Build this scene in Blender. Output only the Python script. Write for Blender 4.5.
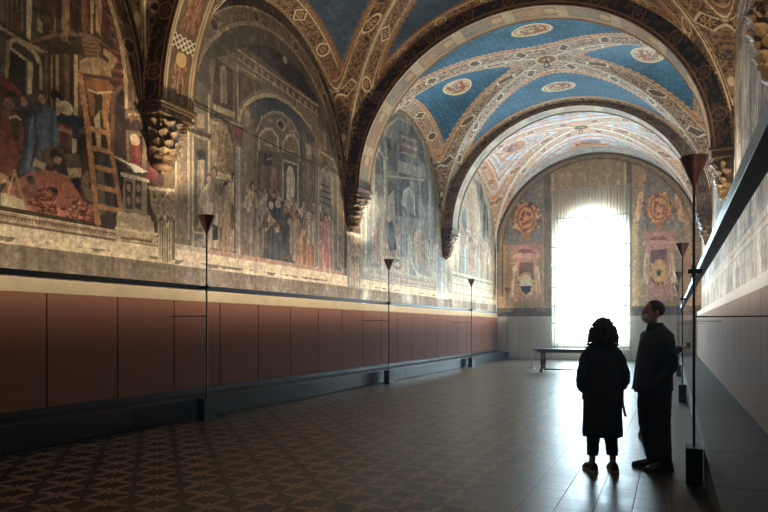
import bpy, bmesh, math, random
import numpy as np
from mathutils import Vector, Matrix
random.seed(7)
rng = np.random.default_rng(11)
PI = math.pi
scn = bpy.context.scene
for o in list(bpy.data.objects): bpy.data.objects.remove(o)

# ------------------------------------------------------------------ camera, world, light, exposure
F, YAW, CH, HOR = 620.0, math.radians(24.9), 1.54, 327.0
cam = bpy.data.objects.new('camera', bpy.data.cameras.new('camera'))
scn.collection.objects.link(cam); scn.camera = cam
cam.location = (0, 0, CH); cam.rotation_euler = (PI/2, 0, YAW)
cam.data.sensor_width = 36; cam.data.lens = F/768*36; cam.data.shift_y = (HOR-256)/768
cam.data.clip_start = .05; cam.data.clip_end = 200

w = bpy.data.worlds.new('world'); scn.world = w; w.use_nodes = True
w.node_tree.nodes['Background'].inputs[0].default_value = (.80, .92, 1, 1)
w.node_tree.nodes['Background'].inputs[1].default_value = 6.0

def lamp(name, kind, loc, rot, energy, color, **kw):
    l = bpy.data.lights.new(name, kind); l.energy = energy; l.color = color
    for k, v in kw.items(): setattr(l, k, v)
    o = bpy.data.objects.new(name, l); scn.collection.objects.link(o)
    o.location = loc; o.rotation_euler = rot
    return o
# daylight coming in through the window in the end wall
DAY = lamp('daylight', 'AREA', (-3.4, 31.3, 4.3), (math.radians(-84), 0, 0), 5400, (.66, .86, 1), shape='RECTANGLE', size=4.2, size_y=7.0)


vs = scn.view_settings
scn.display_settings.display_device = 'sRGB'
vs.view_transform = 'Standard'; vs.look = 'None'; vs.gamma = 1; vs.use_curve_mapping = False
vs.exposure = 0.0

# ------------------------------------------------------------------ dimensions of the hall
XL, XR, XC = -7.85, 1.15, -3.35
BAY, Y0 = 7.4, 0.5                # transverse arches stand at Y0 + k*BAY
ARCH_Y = [.5, 7.9, 14.78, 22.42]
YE = 30.1                         # end wall
YB = -6.9
SPR = 5.2                         # springing height
C_, S_ = math.cos(YAW), math.sin(YAW)
def proj_left(u, v, X=XL):
    k = (u-384)/F; d = X/(k*C_-S_)
    return (d*(C_+k*S_), CH+(HOR-v)*d/F)
def proj_end(u, v):
    k = (u-384)/F; d = YE/(C_+k*S_)
    return (d*(k*C_-S_), CH+(HOR-v)*d/F)

# ------------------------------------------------------------------ helpers
def link(o, parent=None):
    scn.collection.objects.link(o)
    if parent is not None: o.parent = parent
    return o
def tag(o, label=None, cat=None, group=None, kind=None):
    if label: o['label'] = label
    if cat: o['category'] = cat
    if group: o['group'] = group
    if kind: o['kind'] = kind
    return o
def empty(name, loc, rz=0, label=None, cat=None, group=None):
    o = bpy.data.objects.new(name, None); link(o)
    o.location = loc; o.rotation_euler = (0, 0, rz); o.empty_display_size = .1
    return tag(o, label, cat, group)
def obj(name, bm, mat, parent=None, smooth=False):
    me = bpy.data.meshes.new(name)
    bmesh.ops.recalc_face_normals(bm, faces=bm.faces[:])
    bm.to_mesh(me); bm.free()
    if smooth: me.polygons.foreach_set('use_smooth', [True]*len(me.polygons))
    me.materials.append(mat)
    return link(bpy.data.objects.new(name, me), parent)
def copy_tree(o, parent=None):
    c = o.copy(); link(c, parent)
    for ch in list(o.children): copy_tree(ch, c)
    return c
def box(bm, x0, x1, y0, y1, z0, z1, bev=0):
    r = bmesh.ops.create_cube(bm, size=1)
    for v in r['verts']:
        v.co = Vector((x0+(v.co.x+.5)*(x1-x0), y0+(v.co.y+.5)*(y1-y0), z0+(v.co.z+.5)*(z1-z0)))
    if bev:
        es = list({e for v in r['verts'] for e in v.link_edges})
        bmesh.ops.bevel(bm, geom=es, offset=bev, segments=2, affect='EDGES', profile=.6)
def loft(bm, rings, n=24, cap=True, close=True):
    """rings: lists of points (same count) joined into a skin"""
    vr = [[bm.verts.new(p) for p in r] for r in rings]
    m = len(vr[0])
    for a, b in zip(vr[:-1], vr[1:]):
        for i in range(m if close else m-1):
            j = (i+1) % m
            bm.faces.new((a[i], a[j], b[j], b[i]))
    if cap:
        bm.faces.new(vr[0][::-1]); bm.faces.new(vr[-1])
    return vr
def ring(cx, cy, z, rx, ry, n=24, rot=0, fold=0, nf=9, ph=0, sup=2.0):
    pts = []
    for i in range(n):
        a = 2*PI*i/n
        f = 1+fold*math.sin(nf*a+ph)
        ca, sa = math.cos(a), math.sin(a)
        e = 2/sup
        x = rx*f*math.copysign(abs(ca)**e, ca); y = ry*f*math.copysign(abs(sa)**e, sa)
        pts.append((cx+x*math.cos(rot)-y*math.sin(rot), cy+x*math.sin(rot)+y*math.cos(rot), z))
    return pts
def lathe(bm, prof, cx=0, cy=0, n=24):
    loft(bm, [ring(cx, cy, z, max(r, 1e-4), max(r, 1e-4), n) for r, z in prof])
def tube(bm, pts, r, n=8):
    pts = [Vector(p) for p in pts]; rings = []
    for i, p in enumerate(pts):
        t = (pts[min(i+1, len(pts)-1)]-pts[max(i-1, 0)]).normalized()
        a = t.cross(Vector((0, 0, 1)))
        if a.length < .05: a = t.cross(Vector((1, 0, 0)))
        a.normalize(); b = t.cross(a).normalized()
        rr = r[i] if isinstance(r, (list, tuple)) else r
        rings.append([tuple(p+a*rr*math.cos(2*PI*k/n)+b*rr*math.sin(2*PI*k/n)) for k in range(n)])
    loft(bm, rings)
def ellipsoid(bm, c, r, seg=20, rot=None):
    m = Matrix.Translation(c) @ (rot.to_4x4() if rot else Matrix()) @ Matrix.Diagonal((r[0], r[1], r[2], 1))
    bmesh.ops.create_uvsphere(bm, u_segments=seg, v_segments=max(6, seg//2), radius=1, matrix=m)

def sr(c):
    c = np.asarray(c, dtype=float)
    if c.max() > 1.001: c = c/255.
    return np.where(c <= .04045, c/12.92, ((c+.055)/1.055)**2.4)
def mat(name, col, rough=.6, metal=0, noise=.12, nscale=6, bump=0, spec=.5, emit=None, estr=0, coords='Object'):
    m = bpy.data.materials.new(name); m.use_nodes = True
    nt = m.node_tree; b = nt.nodes['Principled BSDF']; c = sr(col)
    b.inputs['Roughness'].default_value = rough; b.inputs['Metallic'].default_value = metal
    b.inputs['Specular IOR Level'].default_value = spec
    tc = nt.nodes.new('ShaderNodeTexCoord'); nz = nt.nodes.new('ShaderNodeTexNoise')
    nz.inputs['Scale'].default_value = nscale; nz.inputs['Detail'].default_value = 5
    nt.links.new(tc.outputs[coords], nz.inputs['Vector'])
    mx = nt.nodes.new('ShaderNodeMix'); mx.data_type = 'RGBA'
    mx.inputs[6].default_value = (*(c*(1-noise)), 1); mx.inputs[7].default_value = (*np.minimum(c*(1+noise), 1), 1)
    nt.links.new(nz.outputs['Fac'], mx.inputs[0]); nt.links.new(mx.outputs[2], b.inputs['Base Color'])
    if bump:
        bp = nt.nodes.new('ShaderNodeBump'); bp.inputs['Strength'].default_value = bump; bp.inputs['Distance'].default_value = .02
        n2 = nt.nodes.new('ShaderNodeTexNoise'); n2.inputs['Scale'].default_value = nscale*6; n2.inputs['Detail'].default_value = 4
        nt.links.new(tc.outputs[coords], n2.inputs['Vector'])
        nt.links.new(n2.outputs['Fac'], bp.inputs['Height']); nt.links.new(bp.outputs[0], b.inputs['Normal'])
    if emit is not None:
        b.inputs['Emission Color'].default_value = (*sr(emit), 1); b.inputs['Emission Strength'].default_value = estr
    return m
def fresco_mat(name, rough=.8, spec=.25, bump=.15):
    m = bpy.data.materials.new(name); m.use_nodes = True
    nt = m.node_tree; b = nt.nodes['Principled BSDF']
    at = nt.nodes.new('ShaderNodeAttribute'); at.attribute_name = 'pigment'
    tc = nt.nodes.new('ShaderNodeTexCoord'); nz = nt.nodes.new('ShaderNodeTexNoise')
    nz.inputs['Scale'].default_value = 14; nz.inputs['Detail'].default_value = 8
    nt.links.new(tc.outputs['Object'], nz.inputs['Vector'])
    mr = nt.nodes.new('ShaderNodeMapRange'); mr.inputs[3].default_value = .78; mr.inputs[4].default_value = 1.22
    nt.links.new(nz.outputs['Fac'], mr.inputs[0])
    mx = nt.nodes.new('ShaderNodeVectorMath'); mx.operation = 'SCALE'
    nt.links.new(at.outputs['Color'], mx.inputs[0]); nt.links.new(mr.outputs[0], mx.inputs['Scale'])
    nt.links.new(mx.outputs[0], b.inputs['Base Color'])
    b.inputs['Roughness'].default_value = rough; b.inputs['Specular IOR Level'].default_value = spec
    bp = nt.nodes.new('ShaderNodeBump'); bp.inputs['Strength'].default_value = bump; bp.inputs['Distance'].default_value = .02
    nt.links.new(nz.outputs['Fac'], bp.inputs['Height']); nt.links.new(bp.outputs[0], b.inputs['Normal'])
    return m
M_fresco = fresco_mat('painted_plaster')
M_vault = fresco_mat('painted_vault', rough=.7, spec=.35)

def grid_mesh(name, P, col, m, keep=None, parent=None, smooth=True):
    """P: (H,W,3) vertices, col: (H,W,3) linear pigment"""
    H, W = P.shape[:2]
    idx = np.arange(H*W).reshape(H, W)
    q = np.stack([idx[:-1, :-1], idx[:-1, 1:], idx[1:, 1:], idx[1:, :-1]], -1)
    q = q.reshape(-1, 4) if keep is None else q[keep[:-1, :-1]].reshape(-1, 4)
    me = bpy.data.meshes.new(name)
    me.vertices.add(H*W); me.vertices.foreach_set('co', P.reshape(-1).astype(np.float32))
    me.loops.add(q.size); me.loops.foreach_set('vertex_index', q.reshape(-1).astype(np.int32))
    me.polygons.add(len(q)); me.polygons.foreach_set('loop_start', (np.arange(len(q))*4).astype(np.int32))
    me.polygons.foreach_set('use_smooth', np.ones(len(q), bool))
    me.update(calc_edges=True)
    at = me.color_attributes.new('pigment', 'FLOAT_COLOR', 'POINT')
    c4 = np.ones((H*W, 4), np.float32); c4[:, :3] = np.clip(col.reshape(-1, 3), 0, .95)
    at.data.foreach_set('color', c4.reshape(-1))
    me.materials.append(m)
    return link(bpy.data.objects.new(name, me), parent)

_lat = {}
def vnoise(x, y, sc, seed=0):
    """smooth value noise 0..1"""
    if seed not in _lat: _lat[seed] = np.random.default_rng(seed+100).random((256, 256))
    L = _lat[seed]; x = x*sc; y = y*sc
    xi = np.floor(x).astype(int); yi = np.floor(y).astype(int); fx = x-xi; fy = y-yi
    fx = fx*fx*(3-2*fx); fy = fy*fy*(3-2*fy)
    a = L[xi % 256, yi % 256]; b = L[(xi+1) % 256, yi % 256]; c = L[xi % 256, (yi+1) % 256]; d = L[(xi+1) % 256, (yi+1) % 256]
    return (a*(1-fx)+b*fx)*(1-fy)+(c*(1-fx)+d*fx)*fy
def fbm(x, y, sc, seed=0, octv=4):
    s = 0; t = 0
    for i in range(octv):
        s = s+vnoise(x, y, sc*2**i, seed+i)*.5**i; t += .5**i
    return s/t

# ------------------------------------------------------------------ fresco painter on a wall plane
class Canvas:
    def __init__(s, a0, a1, z0, z1, res, base, pj=None):
        s.a0, s.z0, s.res = a0, z0, res
        s.W = int(round((a1-a0)/res))+1; s.H = int(round((z1-z0)/res))+1
        s.A, s.Z = np.meshgrid(a0+np.arange(s.W)*res, z0+np.arange(s.H)*res)
        s.c = np.empty((s.H, s.W, 3)); s.c[:] = sr(base); s.pj = pj
    def pp(s, pts): return [s.pj(*p) for p in pts]
    def win(s, x0, x1, y0, y1):
        i0 = max(0, int((x0-s.a0)/s.res)-1); i1 = min(s.W, int((x1-s.a0)/s.res)+3)
        j0 = max(0, int((y0-s.z0)/s.res)-1); j1 = min(s.H, int((y1-s.z0)/s.res)+3)
        if i1 <= i0 or j1 <= j0: return None
        return (slice(j0, j1), slice(i0, i1))
    def put(s, wn, mask, col, al=1., shade=None):
        c = sr(col); m = mask.astype(float)[..., None]*al
        if shade is not None: c = c*shade[..., None]
        s.c[wn] = s.c[wn]*(1-m)+c*m
    def poly(s, pts, col, al=1., px=True, folds=0, seed=0):
        folds *= 1.5
        if px: pts = s.pp(pts)
        p = np.array(pts); wn = s.win(p[:, 0].min(), p[:, 0].max(), p[:, 1].min(), p[:, 1].max())
        if wn is None: return
        A, Z = s.A[wn], s.Z[wn]; ins = np.zeros(A.shape, bool)
        n = len(p)
        for i in range(n):
            x1, y1 = p[i]; x2, y2 = p[(i+1) % n]
            if y1 == y2: continue
            cr = ((y1 > Z) != (y2 > Z)) & (A < (x2-x1)*(Z-y1)/(y2-y1)+x1)
            ins ^= cr
        sh = None
        if folds:
            k = fbm(A*9+seed*3.1, Z*1.2, 1, seed % 40)
            sh = 1+folds*(np.sin((A*30+k*9+seed))*.6+(k-.5)*1.3)
            sh = np.clip(sh, .3, 1.8)
        s.put(wn, ins, col, al, sh)
    def ell(s, c, r, col, al=1., px=True, ringw=0):
        if px:
            c0 = s.pj(*c); e = s.pj(c[0]+r[0], c[1]); f = s.pj(c[0], c[1]-r[1])
            c, r = c0, (abs(e[0]-c0[0]), abs(f[1]-c0[1]))
        wn = s.win(c[0]-r[0], c[0]+r[0], c[1]-r[1], c[1]+r[1])
        if wn is None: return
        q = np.hypot((s.A[wn]-c[0])/r[0], (s.Z[wn]-c[1])/r[1])
        s.put(wn, (q < 1) & ((q > 1-ringw/max(r[0], r[1])) if ringw else True), col, al)
    def line(s, pts, wd, col, al=1., px=True):
        if px: pts = s.pp(pts)
        for (x1, y1), (x2, y2) in zip(pts[:-1], pts[1:]):
            wn = s.win(min(x1, x2)-wd, max(x1, x2)+wd, min(y1, y2)-wd, max(y1, y2)+wd)
            if wn is None: continue
            A, Z = s.A[wn], s.Z[wn]; L2 = (x2-x1)**2+(y2-y1)**2+1e-9
            t = np.clip(((A-x1)*(x2-x1)+(Z-y1)*(y2-y1))/L2, 0, 1)
            d = np.hypot(A-x1-t*(x2-x1), Z-y1-t*(y2-y1))
            s.put(wn, d < wd/2, col, al)
    def arc(s, c, r, wd, col, a0=0, a1=180, al=1., asp=1., legs=0):
        n = 28; pts = [(c[0]+r*math.cos(math.radians(a0+(a1-a0)*i/n)), c[1]+asp*r*math.sin(math.radians(a0+(a1-a0)*i/n))) for i in range(n+1)]
        if legs: pts = [(pts[0][0], pts[0][1]-legs)]+pts+[(pts[-1][0], pts[-1][1]-legs)]
        s.line(pts, wd, col, al, px=False)
    def rect(s, x0, x1, z0, z1, col, al=1., folds=0, seed=0):
        s.poly([(x0, z0), (x1, z0), (x1, z1), (x0, z1)], col, al, px=False, folds=folds, seed=seed)
    def fig(s, x, z, h, robe, seed=0, skin=(176, 138, 104), hair=(70, 50, 36), halo=None, lean=0, al=1., legs=None, wd=1.):
        r = random.Random(seed*7+3); q = h*wd
        sx = x+lean*h
        top = z+h*.86
        body = [(x-.19*q, z), (x+.19*q, z), (x+.17*q+lean*h*.4, z+h*.45), (sx+.15*q, z+h*.72), (sx+.07*q, top), (sx-.07*q, top), (sx-.15*q, z+h*.72), (x-.16*q+lean*h*.4, z+h*.42)]
        if legs:
            s.rect(x-.09*q, x-.02*q, z, z+h*.4, legs, al); s.rect(x+.03*q, x+.1*q, z, z+h*.4, legs, al)
            body[0] = (x-.17*q, z+h*.35); body[1] = (x+.17*q, z+h*.35)
        s.poly(body, robe, al, px=False, folds=.38, seed=seed)
        rb = np.array(robe)
        # sleeves and a mantle fold, darker line round the body
        s.line([(sx-.13*q, z+h*.74), (sx-.2*q, z+h*.58), (sx+r.uniform(-.12, .05)*q, z+h*.52)], .07*h, tuple(np.clip(rb*1.12, 0, 255)), al, px=False)
        s.line([(sx+.13*q, z+h*.74), (sx+.21*q, z+h*.57), (sx+r.uniform(0, .2)*q, z+h*.5)], .07*h, tuple(rb*.78), al, px=False)
        s.ell((sx+r.uniform(-.1, .1)*q, z+h*.51), (.035*h, .03*h), skin, al, px=False)
        s.line([body[0], body[7], body[6]], .018, tuple(rb*.45), al*.8, px=False)
        s.line([body[1], body[2], body[3]], .018, tuple(rb*.4), al*.8, px=False)
        if halo: s.ell((sx, z+h*.935), (.11*h, .11*h), halo, al, px=False)
        s.ell((sx, z+h*.945), (.064*h, .078*h), hair, al, px=False)
        s.ell((sx+r.choice((-1, 1))*.014*h, z+h*.925), (.045*h, .062*h), skin, al, px=False)
    def crowd(s, x0, x1, z, h, pal, seed, rows=2, al=1., dn=.34):
        r = random.Random(seed)
        for k in range(rows):
            n = max(1, int((x1-x0)/(dn*h*.9)))
            for i in range(n):
                s.fig(x0+(i+.5+r.uniform(-.25, .25))*(x1-x0)/n, z+(rows-1-k)*h*.13+r.uniform(-.03, .03), h*r.uniform(.93, 1.06), r.choice(pal), seed*17+k*9+i,
                      skin=r.choice([(186, 150, 116), (165, 124, 92), (200, 168, 136)]), hair=r.choice([(60, 44, 34), (110, 80, 50), (150, 130, 110), (90, 40, 30)]), al=al, lean=r.uniform(-.05, .05), wd=r.uniform(.85, 1.1))
    def age(s, worn=.25, tint=(150, 132, 105), seed=5, streak=.12, desat=.3):
        A, Z = s.A, s.Z
        # drawn outlines and modelling left in the paint
        for i, (sc, am) in enumerate(((3.2, .14), (6.5, .2), (13, .2))):
            q = fbm(A*1.25+i*5, Z*.9, sc, seed+50+i, 3); hi = np.abs(((q*9) % 1)-.5)
            s.c *= (1+am*(np.clip(hi*4-1, -1, 1))*.9)[..., None]
        n = fbm(A, Z, 1.6, seed, 5); f = fbm(A, Z, 14, seed+7, 3); st = fbm(A*9, Z*.5, 1, seed+20, 3)
        k = np.clip((n-.5)*3+.35, 0, 1)*worn
        s.c = s.c*(1-k[..., None])+sr(tint)*k[..., None]
        s.c *= (1+(f-.5)*.7+(st-.5)*streak*2)[..., None]
        lum = s.c @ np.array([.3, .6, .1]); s.c = s.c*(1-desat)+lum[..., None]*np.array([1.06, 1., .9])*desat
        hl = np.clip((fbm(A*9, Z*6, 1, seed+60, 3)-.6)*7, 0, 1)*.4; s.c = s.c*(1+hl[..., None])
        loss = np.clip((fbm(A, Z, 5, seed+30, 4)-.72)*9, 0, 1)*.6*worn*2
        s.c = s.c*(1-loss[..., None])+sr((190, 176, 148))*loss[..., None]
    def soften(s):
        c = s.c; s.c = c.copy()
        s.c[1:-1, 1:-1] = (c[1:-1, 1:-1]*4+c[:-2, 1:-1]+c[2:, 1:-1]+c[1:-1, :-2]+c[1:-1, 2:])/8
# ------------------------------------------------------------------ left wall frescoes
BR = (92, 66, 44); OCH = (166, 132, 84); CRM = (200, 178, 134); RST = (150, 84, 52); DKB = (52, 38, 28)
BLU = (70, 88, 104); GRY = (112, 108, 96); OLV = (98, 88, 60); PNK = (172, 124, 104); BLK = (34, 30, 30)
def lower_register(C, scene_z=3.05, cornice=True, seed=0):
    """worn dado plaster, cream fillet and painted cornice under each scene"""
    A, Z = C.A, C.Z; a0, a1 = A.min(), A.max()
    C.rect(a0, a1, 0, 2.76, (112, 98, 76))
    wn = C.win(a0, a1, 0, 2.76); a, z = A[wn], Z[wn]
    k = fbm(a*3, z*.7, 2, 41+seed, 4); g = fbm(a*26, z*2.0, 1, 47+seed, 2)
    C.c[wn] = C.c[wn]*(.62+.55*k+.5*(g-.5))[..., None]
    for i in range(3):                      # faded lines of writing under the scene
        zz = 2.66-.11*i
        gg = ((fbm(a*30, z*.2+i*7, 1, 60+i, 2) > .52) & (np.abs(z-zz) < .025))
        C.put(wn, gg, (84, 74, 54), .5)
    C.rect(a0, a1, 2.72, 2.88, (206, 186, 140)); C.rect(a0, a1, 2.88, 2.9, (110, 84, 56))
    if cornice:
        C.rect(a0, a1, 2.9, scene_z, (170, 144, 102))
        C.rect(a0, a1, 2.99, 3.0, (96, 70, 46)); C.rect(a0, a1, scene_z-.025, scene_z, (214, 192, 146)); C.rect(a0, a1, 2.915, 2.935, (196, 170, 124))
        n = int((a1-a0)/.05)
        for i in range(n): C.rect(a0+i*.05, a0+i*.05+.022, 2.945, 2.985, (112, 80, 54))
    # ragged edge where the plaster has fallen
    k = fbm(A*3, Z*0+1, 1.2, 70+seed, 3)
    m = (Z > 2.62+.0*k) & (Z < 2.60+.22*k)
    C.put((slice(None), slice(None)), m, (204, 182, 136), .9)
def lunette_frame(C, yc, half, col=(104, 84, 54), wdt=.42, seed=0, zmin=3.1):
    """painted archivolt round the scene"""
    A, Z = C.A, C.Z
    r = np.hypot(A-yc, np.maximum(Z-SPR, 0)); r = np.where(Z < SPR, np.abs(A-yc), r)
    th = np.arctan2(Z-SPR, A-yc)
    w_ = (slice(None), slice(None)); up = Z > zmin
    C.put(w_, (r > half-wdt) & up, col)
    C.put(w_, (r > half-wdt*.30) & up, (58, 42, 28))
    orn = fbm(th*half*9, r*22, 1, 80+seed, 2) > .53
    C.put(w_, (r > half-wdt*.86) & (r < half-wdt*.4) & orn & up, (142, 116, 76), .75)
    for q in (wdt, wdt*.92, wdt*.34): C.put(w_, (np.abs(r-(half-q)) < .016) & up, (176, 150, 104))
    for k in range(1, 12):
        t = PI*k/12; cy, cz = yc+(half-wdt*.62)*math.cos(t), SPR+(half-wdt*.62)*math.sin(t)
        if k % 2: C.ell((cy, cz), (.13, .13), (176, 148, 100), px=False); C.ell((cy, cz), (.1, .1), (70, 50, 34), px=False)
def column(C, a, z0, z1, wd, col, cap=True):
    C.rect(a-wd/2, a+wd/2, z0, z1, col); C.rect(a-wd/2, a-wd*.3, z0, z1, tuple(np.array(col)*.6)); C.rect(a+wd*.1, a+wd*.28, z0, z1, tuple(np.minimum(np.array(col)*1.2, 255)))
    if cap:
        C.poly([(a-wd*.6, z1), (a+wd*.6, z1), (a+wd*1.0, z1+wd*1.1), (a-wd*1.0, z1+wd*1.1)], tuple(np.array(col)*.85), px=False)
        for i in range(5): C.line([(a-wd*.7+wd*.35*i, z1), (a-wd*.9+wd*.45*i, z1+wd)], .015, tuple(np.array(col)*.5), px=False)
        C.rect(a-wd*1.05, a+wd*1.05, z1+wd*1.1, z1+wd*1.3, tuple(np.minimum(np.array(col)*1.15, 255)))
    C.rect(a-wd*.75, a+wd*.75, z0, z0+wd*.4, tuple(np.array(col)*.9))

def fluted_capital(C, pts_cap, pts_shaft):
    """big painted Corinthian column that carries the corbel"""
    C.poly(pts_shaft, (176, 158, 122))
    u0, v0 = pts_shaft[0]; u1, _ = pts_shaft[1]; vb = pts_shaft[2][1]
    for i in range(1, 6):
        u = u0+(u1-u0)*i/6; C.line([(u, v0), (u, vb)], .02, (104, 90, 66))
    C.poly(pts_cap, (150, 130, 92))
    us = [p[0] for p in pts_cap]; v_ = [p[1] for p in pts_cap]; a, b, c, d = min(us), max(us), min(v_), max(v_)
    rr = random.Random(4)
    for i in range(60):
        f = rr.random(); g = rr.random(); sp = 1-.45*f
        u = (a+b)/2+(g-.5)*(b-a)*.86*sp; v = c+(d-c)*(.12+.85*f)
        C.line([(u, v), (u+rr.uniform(-1.5, 1.5), v+rr.uniform(1, 4))], .022, rr.choice([(206, 188, 146), (84, 66, 44), (70, 54, 38)]))
    C.poly([(a-1, c-1), (b+1, c+3.2), (b, c+6), (a, c+2.6)], (196, 176, 132))

PAL1 = [(120, 66, 40), (96, 62, 40), (92, 80, 50), (66, 72, 78), (140, 104, 64), (60, 44, 34)]
def fresco_1():
    global rr2
    C = Canvas(.2, 8.26, 2.2, 8.75, .0155, (66, 50, 36), proj_left)
    A, Z = C.A, C.Z
    C.c *= (.7+.7*fbm(A, Z, 2.2, 3, 4))[..., None]
    # unseen near half of the scene, plain architecture and bystanders
    C.rect(.2, 5.0, 3.05, 8.7, (70, 60, 44)); 
    for a in (1.2, 2.5, 3.8, 4.8): column(C, a, 3.3, 6.4, .2, (140, 122, 86))
    C.crowd(.6, 4.9, 3.1, 1.7, PAL1, 3)
    # building on the left
    C.poly([(-8, -10), (40, -10), (41, 50), (48, 110), (-8, 110)], (74, 74, 62))
    C.poly([(0, 0), (6, 0), (6, 22), (0, 20)], (120, 112, 84)); C.poly([(5, 0), (24, 0), (26, 34), (5, 28)], (56, 60, 54))
    for u in (7, 12, 17, 22): C.line([(u, 0), (u+.6, 30)], .03, (118, 102, 72))
    C.poly([(12, 8), (20, 14), (20, 33), (12, 29)], (96, 66, 48))
    C.poly([(27, -4), (32, -4), (31, 41), (27, 40)], (196, 180, 132)); C.poly([(32, 0), (36, 0), (36, 42), (32, 42)], (84, 78, 60))
    C.poly([(37, 14), (42, 22), (42, 34), (37, 30)], (168, 152, 104)); C.poly([(33, 6), (48, 12), (48, 15), (33, 10)], (60, 52, 38))
    C.poly([(52, 16), (58, 20), (56, 32), (50, 32)], (176, 150, 104))
    C.poly([(0, 22), (46, 50), (46, 53), (0, 28)], (62, 56, 42))
    C.line([(-2, 26), (22, 41), (47, 53)], .05, (180, 160, 112)); C.line([(8, 34), (30, 47), (45, 54)], .03, (140, 124, 86))
    C.poly([(9, 50), (9, 40), (15, 37), (22, 39), (32, 47), (39, 56), (42, 66), (42, 92), (40, 92), (39, 66), (33, 54), (24, 46), (16, 42), (12, 44), (11, 60)], (190, 172, 122))
    C.poly([(9, 48), (25, 60), (25, 98), (8, 96)], (26, 28, 32)); C.line([(9, 47), (26, 60)], .045, (200, 182, 132))
    C.poly([(28, 60), (33, 63), (32, 94), (27, 94)], (206, 188, 140)); C.poly([(26, 60), (28, 60), (28, 94), (25, 94)], (120, 106, 74))
    C.poly([(0, 38), (7, 40), (6, 76), (0, 74)], (88, 84, 66)); C.line([(8, 42), (7, 78)], .05, (150, 136, 100))
    C.poly([(0, 75), (10, 80), (21, 92), (20, 98), (8, 90), (0, 86)], (120, 52, 40)); C.poly([(0, 84), (8, 92), (12, 104), (0, 104)], (84, 38, 30))
    C.poly([(34, 62), (39, 64), (39, 94), (34, 94)], (70, 64, 48))
    # porch and its posts
    C.poly([(30, 43), (54, 34), (82, 40), (106, 44), (100, 50), (74, 54), (48, 52)], (58, 46, 34)); C.line([(31, 42), (54, 35), (84, 34), (98, 40), (112, 52)], .05, (134, 106, 68))
    C.poly([(52, 36), (56, 35), (74, 43), (70, 44)], (104, 80, 52)); C.poly([(44, 52), (79, 56), (79, 112), (44, 108)], (72, 52, 36))
    for u, w_, c in ((46, 2.4, (112, 94, 62)), (52, 2, (150, 124, 80)), (57, 3.4, (176, 148, 98)), (63, 2, (84, 62, 42)), (67, 4, (120, 90, 60)), (71, 2, (60, 44, 32)), (76, 3.6, (196, 172, 120)), (80, 2, (110, 84, 54))):
        C.poly([(u-w_/2, 54), (u+w_/2, 55), (u+w_/2, 116), (u-w_/2, 116)], c)
    # drapery and scaffolding behind
    for i, (u, c) in enumerate([(51, (86, 50, 38)), (58, (60, 40, 32)), (64, (150, 120, 78)), (70, (90, 50, 40)), (76, (70, 40, 34)), (84, (120, 76, 56)), (90, (100, 60, 46)), (98, (166, 134, 92)), (104, (94, 50, 42)), (112, (120, 88, 60)), (118, (84, 48, 40))]):
        C.poly([(u-3, -6), (u+4, -6), (u+3, 33+i % 3*4), (u-2, 30)], c, folds=.3, seed=i)
    C.poly([(66, -6), (70, -6), (69, 36), (66, 36)], (140, 112, 72)); C.poly([(91, -6), (94, -6), (93, 34), (90, 34)], (176, 146, 96))
    for i in range(7): C.line([(104+i*2.2, 8+i*7), (116+i*1.5, 18+i*7)], .05, (110, 66, 48) if i % 2 else (64, 38, 32))
    C.poly([(100, 42), (126, 60), (129, 112), (108, 112)], (74, 40, 34)); 
    for i in range(6): C.line([(108, 50+i*9), (129, 56+i*9)], .06, (118, 62, 46))
    # man climbing the ladder with a basket
    C.poly([(83, 40), (99, 42), (101, 50), (97, 57), (86, 56), (83, 50)], (128, 92, 56)); C.ell((91, 47), (8.6, 10), (138, 100, 60))
    for i in range(4): C.line([(84, 43+i*4), (99, 45+i*4)], .02, (84, 58, 36))
    C.poly([(86, 57), (98, 57), (106, 61), (111, 72), (112, 78), (98, 80), (82, 77), (80, 66)], (158, 126, 80), folds=.2, seed=4)
    C.poly([(103, 48), (110, 52), (118, 59), (112, 70), (106, 66), (110, 60), (104, 55)], (170, 134, 88))
    C.poly([(80, 60), (86, 58), (90, 72), (84, 78), (80, 74)], (172, 138, 90)); C.line([(84, 75), (98, 77), (111, 79)], .06, (84, 56, 36))
    C.poly([(86, 79), (108, 80), (114, 88), (110, 95), (97, 93), (86, 93)], (150, 92, 46)); C.line([(88, 90), (97, 93), (112, 92)], .035, (206, 178, 120))
    C.poly([(87, 92), (94, 94), (95, 104), (95, 116), (91, 116), (89, 106)], (150, 100, 56)); C.poly([(102, 94), (111, 93), (110, 106), (108, 118), (106, 128), (103, 128), (103, 112)], (168, 114, 66))
    C.poly([(94, 118), (100, 110), (101, 148), (97, 148)], (196, 176, 124)); 
    # bystanders and labourers
    C.poly([(0, 108), (16, 112), (24, 128), (22, 150), (12, 158), (0, 150)], (122, 64, 40), folds=.35, seed=8); C.ell((9, 104), (5, 6), (150, 106, 74)); C.ell((22, 100), (5, 6.5), (90, 50, 36)); C.ell((24, 102), (3.4, 4.6), (176, 132, 96))
    C.poly([(8, 116), (20, 116), (22, 136), (12, 142)], (84, 60, 42), folds=.3, seed=2); C.line([(10, 118), (16, 116), (20, 119)], .03, (214, 196, 150))
    C.poly([(60, 116), (70, 112), (80, 118), (83, 130), (80, 138), (70, 134), (58, 126)], (50, 60, 72), folds=.3, seed=4); C.poly([(58, 122), (72, 126), (72, 150), (60, 146)], (112, 62, 44))
    C.ell((66.5, 108), (6.4, 7), (206, 190, 150)); C.poly([(61, 104), (65, 104), (65, 112), (61, 113)], (178, 136, 98)); C.line([(60, 128), (70, 132)], .07, (178, 134, 96)); C.poly([(72, 138), (77, 140), (76, 160), (72, 156)], (204, 188, 144))
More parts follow.
